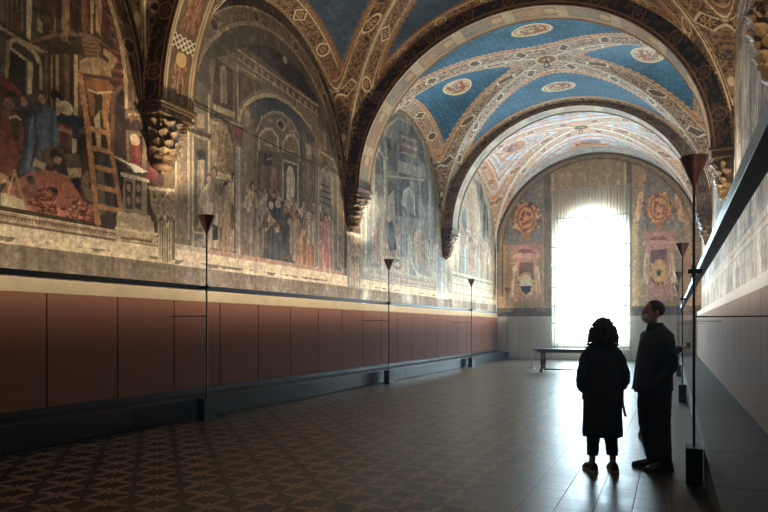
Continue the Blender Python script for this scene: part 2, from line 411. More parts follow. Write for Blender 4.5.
    C.ell((56, 96), (5.4, 6), (36, 28, 24)); C.poly([(56, 98), (61, 100), (60, 116), (56, 114)], (176, 156, 116))
    C.poly([(34, 105), (46, 105), (54, 110), (58, 124), (60, 146), (50, 148), (48, 162), (44, 172), (20, 174), (20, 158), (24, 140), (27, 120), (30, 110)], (84, 104, 118), folds=.42, seed=5)
    C.line([(32, 108), (25, 140), (21, 168)], .05, (54, 66, 78)); C.line([(34, 110), (37, 140), (30, 172)], .03, (48, 60, 72))
    C.ell((41, 96), (5, 7), (92, 52, 38)); C.ell((42, 99), (3.4, 5), (188, 144, 108)); C.poly([(36, 90), (46, 91), (47, 95), (38, 94)], (92, 52, 38))
    C.poly([(40, 150), (52, 146), (64, 149), (62, 160), (52, 166), (42, 164)], (104, 86, 58), folds=.2, seed=3); C.poly([(34, 158), (46, 164), (44, 170), (33, 165)], (198, 170, 116))
    C.ell((56, 155), (6, 5.4), (38, 28, 24)); C.ell((58, 160), (4, 4), (186, 132, 94)); C.poly([(64, 154), (78, 153), (83, 164), (81, 170), (66, 170)], (98, 84, 58), folds=.2, seed=2); C.poly([(67, 168), (82, 168), (81, 177), (69, 177)], (188, 162, 112))
    C.poly([(64, 176), (74, 174), (72, 186), (66, 192)], (170, 116, 78)); C.poly([(70, 178), (80, 180), (78, 204), (70, 198)], (40, 32, 30)); C.poly([(82, 150), (88, 150), (88, 205), (82, 202)], (104, 62, 44))
    C.poly([(0, 128), (8, 134), (18, 146), (20, 158), (12, 176), (0, 176)], (140, 68, 42), folds=.25, seed=7); C.poly([(0, 172), (8, 176), (11, 186), (8, 196), (0, 196)], (188, 136, 82)); C.ell((2, 181), (5, 8), (206, 160, 104))
    # pile of bricks
    C.poly([(0, 188), (14, 182), (30, 172), (46, 170), (64, 174), (72, 182), (84, 202), (97, 206), (98, 223), (60, 216), (30, 211), (0, 200)], (176, 106, 72))
    rr = random.Random(5)
    for i in range(64):
        u = rr.uniform(28, 92); v = 178+(u-28)*.42+rr.uniform(0, 26)
        if v > 208+(u-28)*.2: continue
        q = rr.choice([(186, 110, 72), (150, 78, 50), (204, 128, 88), (130, 64, 42)])
        C.poly([(u, v), (u+5, v+1), (u+4.4, v+4), (u-.6, v+3)], q); C.line([(u-.6, v+3), (u+4.4, v+4), (u+5, v+1)], .018, (84, 44, 32))
    C.poly([(40, 176), (56, 170), (64, 178), (50, 184)], (176, 104, 70)); C.poly([(20, 190), (30, 182), (38, 190), (30, 200)], (150, 84, 56))
    C.ell((31, 180), (4.6, 4.6), (40, 30, 28)); C.ell((54, 190), (4, 3), (46, 34, 30)); C.line([(14, 170), (20, 190), (27, 208)], .03, (196, 160, 104)); C.line([(15, 170), (9, 190), (4, 202)], .03, (196, 160, 104))
    C.poly([(0, 192), (22, 199), (27, 210), (0, 205)], (208, 184, 134)); C.poly([(0, 184), (8, 182), (2, 192), (0, 192)], (74, 84, 88))
    # ladder and cart under it
    for u, v in ((92, 186), (108, 176)): C.ell((u, v), (10, 16), (150, 126, 86), ringw=.16, al=.7)
    C.poly([(84, 150), (116, 150), (120, 222), (97, 222)], (64, 50, 40), al=.55)
    C.ell((107, 162), (8.4, 10), (84, 80, 70)); C.poly([(98, 172), (104, 168), (106, 214), (100, 216)], (120, 110, 88), folds=.3, seed=6); C.poly([(106, 172), (114, 170), (115, 214), (108, 214)], (84, 66, 54), folds=.3, seed=3)
    C.line([(80, 74), (87, 120), (98, 223)], .1, (186, 128, 74)); C.line([(104, 112), (113, 160), (122, 216)], .09, (186, 128, 74))
    for i, v in enumerate((128, 147, 166, 186, 206)): C.line([(86.5+i*2.2, v), (108+i*3.2, v+5)], .075, (196, 140, 84))
    # open doorway, column and bird on the right
    C.poly([(114, 88), (122, 84), (130, 92), (130, 150), (116, 146)], (60, 42, 34)); C.poly([(117, 92), (124, 90), (125, 120), (118, 124)], (34, 34, 38)); C.line([(112, 150), (113, 96), (121, 86), (131, 96), (131, 120)], .07, (112, 78, 52))
    C.poly([(126, 92), (146, 100), (145, 122), (125, 118)], (104, 84, 54)); 
    for i in range(26): C.line([(rr.uniform(127, 143), rr.uniform(96, 116)), (rr.uniform(127, 143), rr.uniform(96, 116))], .014, (178, 148, 98))
    C.poly([(126, 130), (147, 132), (146, 172), (127, 168)], (110, 96, 68)); C.poly([(129, 136), (143, 136), (142, 166), (130, 164)], (66, 36, 30)); C.ell((135, 140), (5, 6), (174, 140, 104)); C.ell((134, 138), (3.6, 3.6), (190, 164, 124)); C.poly([(130, 144), (140, 146), (141, 166), (131, 164)], (118, 52, 40), folds=.2)
    C.poly([(147, 132), (160, 140), (164, 178), (156, 184), (146, 178)], (98, 44, 36), folds=.25, seed=2); C.line([(142, 104), (156, 150), (163, 182)], .05, (120, 84, 54))
    C.poly([(129, 163), (136, 165), (144, 170), (149, 171), (142, 173), (134, 172)], (222, 210, 172)); C.line([(119, 158), (130, 165)], .03, (206, 190, 150)); C.line([(116, 157), (121, 160)], .04, (190, 172, 130))
    C.poly([(124, 172), (147, 178), (147, 217), (122, 211)], (150, 136, 104)); 
    for u in (128, 137.5): 
        C.poly([(u-2.4, 180), (u+4, 182), (u+4, 210), (u-2.4, 208)], (84, 64, 50)); C.ell((u+.8, 188), (2, 4), (182, 150, 112)); C.ell((u+.8, 200), (2, 4), (172, 128, 96))
    C.line([(122, 174), (148, 181)], .06, (210, 192, 146)); C.poly([(118, 211), (150, 216), (152, 222), (116, 217)], (206, 186, 140))
    lower_register(C)
    C.poly([(117, 216), (153, 222), (157, 245), (116, 240)], (188, 166, 120)); C.poly([(121, 236), (152, 240), (152, 243), (121, 239)], (120, 84, 56)); C.line([(116, 228), (157, 234)], .04, (216, 198, 152)); C.line([(116, 242), (157, 248)], .04, (214, 194, 148))
    lunette_frame(C, 4.2, 3.48, (94, 68, 44), .5, 1, 5.0)
    # painted order between the two bays
    C.poly([(158, 150), (190, 160), (190, 264), (158, 256)], (104, 84, 54))
    C.poly([(158, 160), (164, 162), (164, 186), (158, 184)], (70, 40, 32)); C.poly([(172, 186), (190, 190), (190, 262), (172, 258)], (120, 104, 70)); C.poly([(174, 190), (178, 190), (184, 240), (176, 240)], (150, 110, 76), folds=.3)
    fluted_capital(C, [(149, 187), (183, 195), (178, 208), (172, 225), (158, 223), (151, 206)], [(158, 222), (172, 225), (172, 262), (158, 259)])
    C.age(.16, (128, 108, 80), 5, desat=.2); C.c *= np.array([1.25, 1.19, 1.22])
    return C
PAL2 = [(188, 162, 118), (156, 130, 92), (112, 96, 70), (198, 178, 140), (92, 76, 58), (150, 100, 74), (140, 126, 104), (84, 66, 50)]
def fresco_2():
    C = Canvas(8.26, 15.35, 2.2, 8.75, .0165, (110, 98, 70), proj_left)
    A, Z = C.A, C.Z
    C.c *= (.72+.56*fbm(A, Z, 2, 9, 4))[..., None]
    C.rect(8.2, 15, 5.6, 8.7, (92, 86, 66))
    # church interior: gable wall, great arch and frieze
    C.poly([(210, 60), (236, 52), (316, 112), (322, 140), (322, 240), (210, 240)], (126, 112, 80))
    C.poly([(240, 44), (270, 46), (300, 70), (318, 100), (318, 108), (245, 52)], (52, 52, 50)); C.ell((281, 58), (4.4, 5), (34, 34, 36)); C.ell((285, 60), (2.2, 3.4), (176, 176, 160))
    C.poly([(236, 48), (246, 48), (318, 104), (318, 116), (234, 60)], (112, 92, 64))
    for dv in (0, 9): C.line([(238, 50+dv), (318, 106+dv)], .045, (184, 162, 112))
    for i in range(12): C.ell((244+i*6.2, 59+i*4.4), (1.6, 2.2), (164, 138, 92)); C.line([(246+i*6.2, 59+i*4.4), (248+i*6.2, 64+i*4.4)], .03, (70, 52, 38))
    C.poly([(236, 70), (262, 84), (240, 122), (234, 118)], (96, 78, 52)); C.ell((245, 80), (4, 5), (62, 44, 38)); C.line([(237, 64), (238, 118)], .04, (188, 164, 114)); C.line([(237, 66), (262, 80)], .03, (188, 164, 114)); C.poly([(241, 74), (250, 80), (242, 98)], (120, 84, 54))
    arch = [(239, 122), (241, 112), (246, 104), (254, 98), (264, 95), (276, 96), (288, 103), (299, 113), (308, 125), (315, 138), (319, 150)]
    C.poly(arch+[(319, 215), (239, 215)], (72, 82, 84)); C.line(arch, .09, (196, 174, 126)); C.line([(u-1.6, v-4) for u, v in arch], .035, (150, 128, 88)); C.line([(u+1.5, v+4) for u, v in arch], .03, (58, 48, 36))
    C.line(arch[:1]+[(239, 140)], .08, (190, 168, 120))
    # side aisle vaults inside the arch
    C.poly([(241, 122), (246, 106), (252, 112), (255, 126), (256, 192), (241, 192)], (142, 126, 88)); C.line([(246, 106), (252, 112), (255, 128), (255, 180)], .05, (110, 92, 62)); C.ell((247, 118), (3, 8), (176, 152, 104)); C.line([(244, 130), (253, 134)], .04, (196, 172, 122))
    C.poly([(255, 128), (262, 118), (272, 112), (282, 113), (292, 122), (300, 136), (300, 215), (256, 215)], (120, 112, 86))
    C.line([(256, 132), (262, 118), (272, 112), (282, 113), (292, 122), (298, 134)], .06, (170, 154, 112)); C.ell((281, 125), (4.4, 5.4), (58, 50, 40)); C.ell((281, 125), (4.4, 5.4), (186, 164, 116), ringw=.05); C.ell((270, 119), (4, 3.6), (156, 120, 82)); C.ell((290, 128), (3, 5), (156, 120, 82))
    for u0, u1, v0, v1 in ((258, 279, 128, 158), (282, 300, 134, 160)):
        m = (u0+u1)/2
        C.poly([(u0, v1), (u0+1, v0+10), (m, v0), (u1-1, v0+10), (u1, v1)], (134, 118, 82)); C.line([(u0, v1), (u0+1.4, v0+8), (m-3, v0+1), (m+3, v0+1), (u1-1.4, v0+9), (u1, v1)], .06, (196, 174, 124)); C.ell((m, v0+13), ((u1-u0)*.32, 6), (150, 122, 80)); C.line([(m-4, v0+16), (m+4, v0+18)], .03, (190, 166, 116))
    C.poly([(258, 150), (280, 152), (280, 216), (258, 214)], (104, 84, 60)); C.poly([(264, 153), (272, 154), (272, 166), (264, 165)], (40, 42, 44)); C.line([(266, 160), (272, 158)], .03, (130, 130, 118))
    C.poly([(260, 164), (268, 166), (270, 196), (262, 196)], (122, 94, 62), folds=.3, seed=4); C.ell((274, 170), (3, 3.6), (170, 124, 84)); C.poly([(270, 174), (277, 174), (277, 196), (271, 196)], (150, 96, 66), folds=.3, seed=1)
    C.poly([(281, 152), (300, 158), (301, 212), (281, 204)], (98, 92, 74)); C.poly([(283, 160), (298, 164), (298, 208), (283, 202)], (78, 78, 70)); C.line([(283, 202), (283, 160), (298, 165), (298, 208)], .06, (176, 158, 116))
    C.poly([(286, 172), (289, 166), (293, 168), (295, 180), (294, 206), (287, 204)], (196, 180, 138), folds=.35, seed=3); C.ell((290.5, 169), (2, 3), (200, 184, 146))
    C.poly([(284, 204), (301, 209), (308, 214), (300, 216), (284, 209)], (204, 186, 140))
    C.poly([(302, 130), (313, 145), (319, 170), (320, 240), (302, 236)], (118, 106, 82)); C.line([(302, 132), (302, 215)], .06, (88, 88, 80)); C.poly([(306, 142), (311, 146), (312, 160), (306, 158)], (186, 164, 124)); C.poly([(306, 162), (311, 164), (312, 196), (306, 192)], (150, 116, 84), folds=.35, seed=7)
    C.line([(314, 152), (318, 168), (318, 212)], .04, (190, 168, 124))
    # left: pilaster, side arch with onlookers
    C.poly([(192, 92), (211, 84), (211, 262), (192, 260)], (96, 88, 60)); C.line([(193, 100), (193, 258)], .05, (170, 152, 106)); C.line([(209, 96), (209, 258)], .06, (186, 166, 116))
    C.poly([(197, 114), (205, 114), (205, 128), (197, 128)], (164, 134, 86)); C.ell((201, 118), (3, 4), (184, 152, 102)); C.poly([(191, 128), (211, 134), (211, 140), (191, 135)], (58, 50, 36)); C.line([(191, 134), (212, 141)], .05, (150, 130, 88))
    C.poly([(195, 150), (206, 152), (206, 230), (195, 228)], (76, 76, 62)); C.ell((201, 156), (4, 7), (52, 52, 46)); C.poly([(198, 160), (204, 160), (205, 200), (203, 228), (199, 228), (197, 196)], (156, 138, 98), folds=.3, seed=5)
    C.poly([(194, 234), (206, 236), (206, 252), (194, 250)], (92, 96, 88)); C.ell((200, 243), (3.4, 5), (146, 138, 108)); C.line([(194, 232), (206, 234), (206, 252), (194, 250), (194, 232)], .03, (190, 170, 122))
    C.poly([(211, 100), (233, 112), (233, 200), (211, 196)], (132, 114, 74)); C.line([(211, 116), (220, 116), (228, 124), (233, 140)], .1, (82, 70, 48)); C.line([(212, 122), (220, 124), (228, 134), (232, 150)], .04, (182, 156, 104))
    C.poly([(216, 58), (233, 70), (233, 112), (212, 102)], (86, 58, 42)); C.poly([(220, 66), (226, 66), (227, 104), (220, 102)], (150, 128, 88), folds=.3, seed=2); C.ell((223, 68), (2.4, 3), (170, 136, 94)); C.poly([(213, 104), (235, 112), (235, 118), (213, 110)], (168, 146, 100))
    for i in range(46): C.line([(rr2.uniform(213, 231), rr2.uniform(130, 172)), (rr2.uniform(213, 231), rr2.uniform(130, 172))], .025, rr2.choice([(176, 144, 92), (88, 76, 52), (150, 118, 72)]), al=.7)
    C.poly([(211, 170), (233, 176), (233, 182), (211, 177)], (200, 174, 116))
    # the ragged crowd, pink column
    C.poly([(210, 178), (258, 190), (300, 214), (330, 240), (330, 280), (210, 258)], (150, 128, 88), al=.7)
    C.crowd(8.95, 10.1, 3.05, 1.3, PAL2, 12, rows=2, dn=.34)
    C.fig(9.62, 3.0, 1.32, (156, 132, 84), 71, legs=(180, 144, 104))
    C.poly([(212, 224), (218, 226), (218, 240), (213, 240)], (54, 60, 66))
    C.crowd(10.35, 11.6, 2.98, 1.25, PAL2, 31, rows=3, dn=.33)
    C.crowd(11.1, 14.1, 3.0, 1.2, PAL2, 47, rows=3, dn=.34, al=.9)
    C.poly([(234, 146), (241, 147), (241, 258), (234, 256)], (168, 146, 124)); C.poly([(234, 146), (235.6, 146), (235.6, 257), (234, 256)], (104, 88, 72)); C.poly([(238.6, 147), (240, 147), (240, 258), (238.6, 258)], (202, 184, 160))
    C.poly([(231, 124), (244, 128), (241, 147), (234, 146)], (116, 84, 72)); C.ell((237, 133), (3, 4), (142, 76, 66)); C.line([(230, 122), (245, 127)], .05, (182, 160, 116)); C.poly([(231, 254), (244, 257), (245, 262), (230, 258)], (166, 130, 110))
    # kneeling group round the pilgrim
    C.poly([(268, 196), (276, 198), (284, 202), (284, 212), (277, 222), (270, 214), (266, 204)], (58, 66, 76), folds=.25, seed=8); C.ell((278, 204), (3, 4), (180, 150, 118)); C.ell((271, 205), (2.6, 4), (190, 160, 128))
    C.poly([(270, 226), (276, 224), (282, 232), (282, 264), (264, 262), (262, 258), (268, 246)], (78, 84, 84), folds=.35, seed=9); C.ell((277, 228), (2.6, 4.4), (196, 170, 136)); C.ell((275.5, 225), (2.8, 3), (110, 84, 60))
    C.poly([(283, 216), (289, 212), (294, 221), (283, 221)], (44, 46, 50)); C.poly([(284, 222), (290, 226), (289, 246), (291, 258), (298, 266), (288, 265), (284, 256), (283, 240)], (52, 58, 66)); C.ell((290, 222), (2.4, 3.6), (182, 150, 118))
    C.poly([(290, 222), (298, 220), (300, 240), (298, 258), (290, 252)], (160, 136, 98), folds=.3, seed=6)
    C.poly([(300, 236), (308, 234), (314, 248), (314, 270), (300, 268), (298, 252)], (186, 124, 78), folds=.35, seed=4); C.ell((303, 233), (2.6, 4), (190, 150, 112)); C.ell((309, 216), (2.8, 4), (196, 166, 130)); C.poly([(305, 220), (314, 220), (315, 246), (306, 244)], (178, 158, 122), folds=.3, seed=2)
    C.poly([(322, 222), (331, 222), (332, 250), (331, 270), (322, 268), (320, 244)], (184, 122, 108), folds=.3, seed=3); C.ell((326, 217), (2.6, 4), (90, 66, 56)); C.ell((326, 219), (2, 3), (182, 140, 108))
    # right-hand loggia
    C.poly([(315, 150), (320, 152), (320, 274), (315, 272)], (136, 122, 108)); C.line([(318.6, 152), (318.6, 273)], .05, (190, 174, 150)); C.poly([(312, 142), (322, 146), (321, 153), (314, 151)], (150, 116, 98))
    C.poly([(321, 172), (326, 166), (331, 172), (332, 215), (321, 212)], (120, 122, 112)); C.line([(321, 190), (321, 172), (326, 166), (331, 172), (332, 205)], .06, (180, 162, 122))
    for i in range(4): C.line([(321, 184+i*6), (331, 188+i*6)], .03, (56, 58, 56))
    C.poly([(333, 150), (344, 160), (344, 276), (333, 274)], (116, 118, 108)); C.line([(333, 176), (333, 274)], .05, (178, 166, 132)); C.line([(342, 180), (342, 275)], .05, (184, 172, 138)); C.poly([(335, 260), (341, 261), (341, 270), (335, 269)], (90, 92, 90)); C.ell((337.5, 238), (2, 16), (96, 110, 112))
    C.line([(319, 150), (333, 160)], .05, (186, 164, 120)); C.line([(316, 108), (316, 146)], .05, (150, 132, 94)); C.poly([(321, 120), (328, 128), (329, 156), (321, 150)], (92, 84, 64)); C.poly([(323, 130), (327, 134), (327, 152), (323, 150)], (146, 126, 88), folds=.3)
    lunette_frame(C, 11.34, 3.22, (112, 96, 64), .5, 2)
    lower_register(C, 2.92, False, 3)
    # tessellated pavement edge of the scene
    C.rect(8.9, 14.3, 2.9, 3.0, (186, 150, 116)); n = 0
    for i in range(108): C.rect(8.9+i*.05, 8.92+i*.05, 2.915+.04*(i % 2), 2.945+.04*(i % 2), (158, 74, 56))
    C.rect(7.9, 9.05, 2.88, 3.0, (190, 170, 126)); C.line([(7.9, 2.88), (15.4, 2.88)], .04, (214, 196, 152), px=False)
    C.poly([(347, 232), (366, 238), (366, 292), (347, 286)], (124, 132, 128))
    fluted_capital(C, [(347, 232), (363, 236), (361, 248), (358, 262), (350, 260), (348, 246)], [(350, 259), (359, 262), (359, 288), (350, 285)])
    C.age(.22, (160, 146, 118), 15, desat=.3); C.c *= np.array([1.32, 1.27, 1.38])
    return C
rr2 = random.Random(77)
PAL3 = [(196, 150, 122), (186, 176, 156), (150, 156, 152), (200, 172, 142), (168, 132, 112), (128, 142, 148), (204, 190, 166)]
def fresco_3():
    C = Canvas(15.34, 22.75, 2.2, 8.75, .024, (132, 134, 126), proj_left)
    A, Z = C.A, C.Z
    C.c *= (.7+.6*fbm(A, Z, 1.8, 19, 4))[..., None]
    C.rect(15.3, 22.8, 5.9, 8.7, (104, 106, 100), al=.7)
    # nave in perspective: piers, arches, cornices, apse
    C.poly([(385, 150), (400, 120), (418, 130), (428, 170), (428, 220), (385, 214)], (84, 90, 92))
    C.line([(384, 130), (398, 118), (412, 124), (424, 146), (430, 176)], .09, (164, 154, 132))
    for u, v0, v1, w_, c in ((374, 150, 262, 3, (160, 158, 144)), (379, 152, 262, 2, (96, 100, 98)), (386, 140, 214, 2.6, (150, 146, 130)), (392, 140, 220, 2, (90, 94, 92)), (398, 128, 218, 2.4, (120, 116, 104)), (404, 132, 218, 2, (74, 82, 88)), (412, 150, 214, 3, (156, 142, 118)), (420, 160, 224, 2.4, (148, 122, 104)), (425, 170, 230, 2, (96, 104, 108)), (430, 180, 250, 2.6, (160, 160, 150)), (435, 190, 264, 2, (110, 116, 116))):
        C.poly([(u-w_/2, v0), (u+w_/2, v0+2), (u+w_/2, v1), (u-w_/2, v1)], c)
    C.poly([(374, 190), (375, 158), (379, 148), (384, 158), (385, 200)], (92, 98, 100)); C.line([(374, 190), (375, 158), (379, 149), (384, 158), (385, 200)], .06, (186, 182, 166))
    C.poly([(386, 138), (390, 138), (391, 150), (387, 148)], (40, 46, 50)); C.poly([(400, 134), (416, 140), (418, 158), (402, 152)], (138, 106, 88)); 
    for i in range(5): C.line([(401, 136+i*4), (418, 142+i*4)], .04, (84, 84, 80) if i % 2 else (176, 158, 130))
    C.poly([(398, 160), (422, 168), (422, 178), (398, 172)], (150, 142, 122)); C.line([(386, 176), (424, 180)], .05, (180, 168, 140))
    C.poly([(402, 205), (404, 192), (409, 188), (414, 196), (415, 215)], (150, 152, 146)); C.line([(402, 205), (404, 192), (409, 188), (414, 197), (415, 215)], .08, (206, 200, 184)); C.ell((409, 204), (3, 8), (110, 118, 122))
    C.poly([(388, 196), (394, 190), (396, 226), (388, 226)], (166, 160, 142)); C.poly([(366, 205), (372, 206), (372, 262), (365, 260)], (132, 138, 136)); C.line([(366, 206), (366, 262)], .05, (196, 190, 170)); C.line([(373, 206), (373, 264)], .05, (190, 186, 168))
    C.crowd(16.6, 21.6, 3.25, 1.35, PAL3, 91, rows=2, dn=.28, al=.8)
    C.poly([(388, 222), (392, 220), (395, 232), (397, 250), (390, 251), (387, 240)], (62, 84, 100)); C.ell((389, 219), (2.2, 3.2), (196, 160, 130)); C.poly([(401, 232), (407, 230), (408, 258), (400, 256)], (132, 150, 158), folds=.3, seed=5)
    C.poly([(414, 232), (421, 228), (424, 262), (415, 262)], (196, 156, 128), folds=.3, seed=8); C.poly([(375, 228), (380, 226), (380, 262), (374, 260)], (184, 142, 116), folds=.3, seed=3)
    # carved altar step and its rose ornament
    C.poly([(361, 258), (370, 259), (372, 276), (361, 274)], (168, 166, 152)); C.poly([(381, 256), (406, 258), (406, 274), (381, 270)], (192, 186, 166)); C.ell((397, 264), (7, 7), (206, 198, 176)); C.ell((397, 264), (5.4, 5.6), (120, 116, 104))
    for i in range(10): C.line([(397, 264), (397+5*math.cos(i*.63), 264+5*math.sin(i*.63))], .035, (210, 200, 178))
    C.line([(408, 254), (408, 278)], .12, (206, 202, 186)); C.line([(411, 260), (417, 274), (434, 282)], .12, (204, 198, 180)); C.poly([(432, 270), (440, 268), (443, 290), (434, 290)], (178, 176, 164))
    lower_register(C, 2.92, False, 6)
    C.rect(16.0, 22.0, 2.9, 3.28, (170, 164, 146)); 
    for z, c in ((3.26, (206, 198, 178)), (3.14, (132, 116, 96)), (3.06, (196, 186, 164)), (2.97, (120, 100, 82)), (2.92, (204, 192, 168))): C.rect(16.0, 22.0, z-.018, z+.018, c)
    for i in range(70): C.rect(16.1+i*.085, 16.13+i*.085, 3.0, 3.05, (140, 104, 84))
    lunette_frame(C, 18.6, 3.56, (140, 132, 112), .4, 3)
    C.poly([(436, 255), (452, 262), (452, 300), (436, 298)], (164, 170, 166)); C.poly([(441, 262), (449, 264), (449, 300), (441, 298)], (196, 194, 180)); C.line([(444, 264), (444, 298)], .03, (120, 122, 116))
    C.age(.5, (184, 184, 174), 25, .3); C.c *= 1.25
    return C
PAL4 = [(204, 168, 126), (216, 190, 150), (150, 158, 160), (196, 140, 104), (120, 128, 132), (176, 150, 118), (220, 206, 178)]
def fresco_4():
    C = Canvas(22.74, YE, 2.2, 8.75, .03, (168, 160, 140), proj_left)
    A, Z = C.A, C.Z
    C.c *= (.7+.6*fbm(A, Z, 1.6, 29, 4))[..., None]
    C.poly([(474, 178), (481, 184), (488, 215), (489, 250), (484, 262), (480, 220), (476, 196)], (72, 66, 62)); C.poly([(464, 205), (470, 186), (475, 190), (478, 240), (476, 262), (464, 260)], (178, 152, 118))
    C.poly([(472, 180), (476, 186), (480, 214), (482, 240), (478, 240), (473, 205)], (198, 164, 124), folds=.3); C.poly([(462, 215), (466, 204), (467, 262), (460, 262)], (110, 122, 132)); C.poly([(485, 226), (488, 226), (488, 240), (485, 240)], (60, 74, 76))
    C.poly([(466, 228), (471, 232), (472, 268), (465, 266)], (196, 196, 190), folds=.3)
    C.crowd(23.6, 29.4, 3.7, 1.5, PAL4, 191, rows=4, dn=.25, al=.85)
    for u, c in ((476, (200, 190, 164)), (481, (110, 100, 84)), (486, (206, 196, 170)), (468, (210, 200, 176))): C.line([(u, 210), (u, 262)], .09, c)
    lower_register(C, 2.92, False, 9)
    C.rect(23.3, 29.4, 2.9, 3.75, (206, 194, 164))
    for z, c in ((3.72, (226, 214, 184)), (3.6, (150, 128, 100)), (3.35, (226, 214, 184)), (3.28, (160, 130, 100)), (3.05, (226, 216, 188)), (2.95, (150, 128, 104))): C.rect(23.3, 29.4, z-.02, z+.02, c)
    lunette_frame(C, 26.26, 3.58, (176, 160, 128), .42, 4)
    C.age(.4, (206, 198, 178), 35, .3); C.c *= 1.2
    return C
def put_wall(C, X, name, flip=False):
    P = np.stack([np.full_like(C.A, X), C.A, C.Z], -1)
    o = grid_mesh(name, P, C.c, M_fresco); tag(o, kind='structure'); return o
M_cream = mat('cream_plaster_band', (208, 190, 150), .8, noise=.12, nscale=5, bump=.2)
M_dull = mat('grey_plaster', (150, 140, 120), .85, noise=.2, nscale=2, bump=.2)
for f in (fresco_1, fresco_2, fresco_3, fresco_4): put_wall(f(), XL, 'wall_left')
bm = bmesh.new(); box(bm, XL-.4, XL, YB, .2, 0, 9.8); box(bm, XL-.4, XL, .2, YE, 0, 2.2); box(bm, XL-.4, XL-.03, .2, YE, 2.2, 9.8)
tag(obj('wall_left', bm, M_cream), kind='structure')

# ------------------------------------------------------------------ right wall
def right_wall(a0, a1, res, sd):
    C = Canvas(a0, a1, 2.2, 8.75, res, (150, 140, 122), None); A, Z = C.A, C.Z
    n = fbm(A, Z, 1.1, 51, 5); C.c *= (.55+.85*n)[..., None]
    r = random.Random(sd)
    a = a0
    while a < a1:
        w_ = r.uniform(.25, .9); c = r.choice([(186, 176, 154), (128, 134, 134), (150, 116, 96), (112, 100, 82), (170, 150, 122), (98, 106, 112)])
        z0 = r.uniform(3.0, 4.2); z1 = z0+r.uniform(1.2, 4)
        C.rect(a, a+w_, z0, z1, c, al=.55, folds=.4, seed=int(a*10) % 37)
        C.line([(a, z0), (a, z1)], .05, r.choice([(206, 196, 172), (70, 62, 52)]), px=False, al=.8)
        if r.random() < .5: C.arc((a+w_/2, z1), w_/2, .06, (196, 182, 152), al=.7)
        a += w_*.8
    C.crowd(a0+.2, a1-.2, 3.25, 1.9, [(176, 140, 116), (150, 160, 164), (190, 178, 152), (120, 96, 80), (96, 110, 122)], sd+5, rows=2, al=.6)
    C.rect(a0, a1, 2.9, 3.2, (190, 176, 146), al=.7)
    for z in (3.18, 3.02, 2.9): C.rect(a0, a1, z-.015, z+.015, (108, 92, 74))
    C.rect(a0, a1, 2.2, 2.7, (128, 112, 88)); 
    wn = C.win(a0, a1, 2.2, 2.7); C.c[wn] *= (.7+.6*fbm(C.A[wn]*8, C.Z[wn], 1, 3, 3))[..., None]
    C.age(.6, (196, 194, 186), 55, .5, desat=.5); C.c *= 1.45
    P = np.stack([np.full_like(C.A, XR), C.A, C.Z], -1)
    tag(grid_mesh('wall_right', P, C.c, M_fresco), kind='structure')
right_wall(.5, 7.95, .02, 3); right_wall(7.95, 15.3, .025, 5); right_wall(15.3, YE, .04, 9)
bm = bmesh.new(); box(bm, XR+.03, XR+.4, YB, YE, 2.2, 9.8); box(bm, XR, XR+.4, YB, YE, 0, 2.2); box(bm, XR, XR+.03, YB, .5, 2.2, 9.8)
tag(obj('wall_right', bm, M_cream), kind='structure')

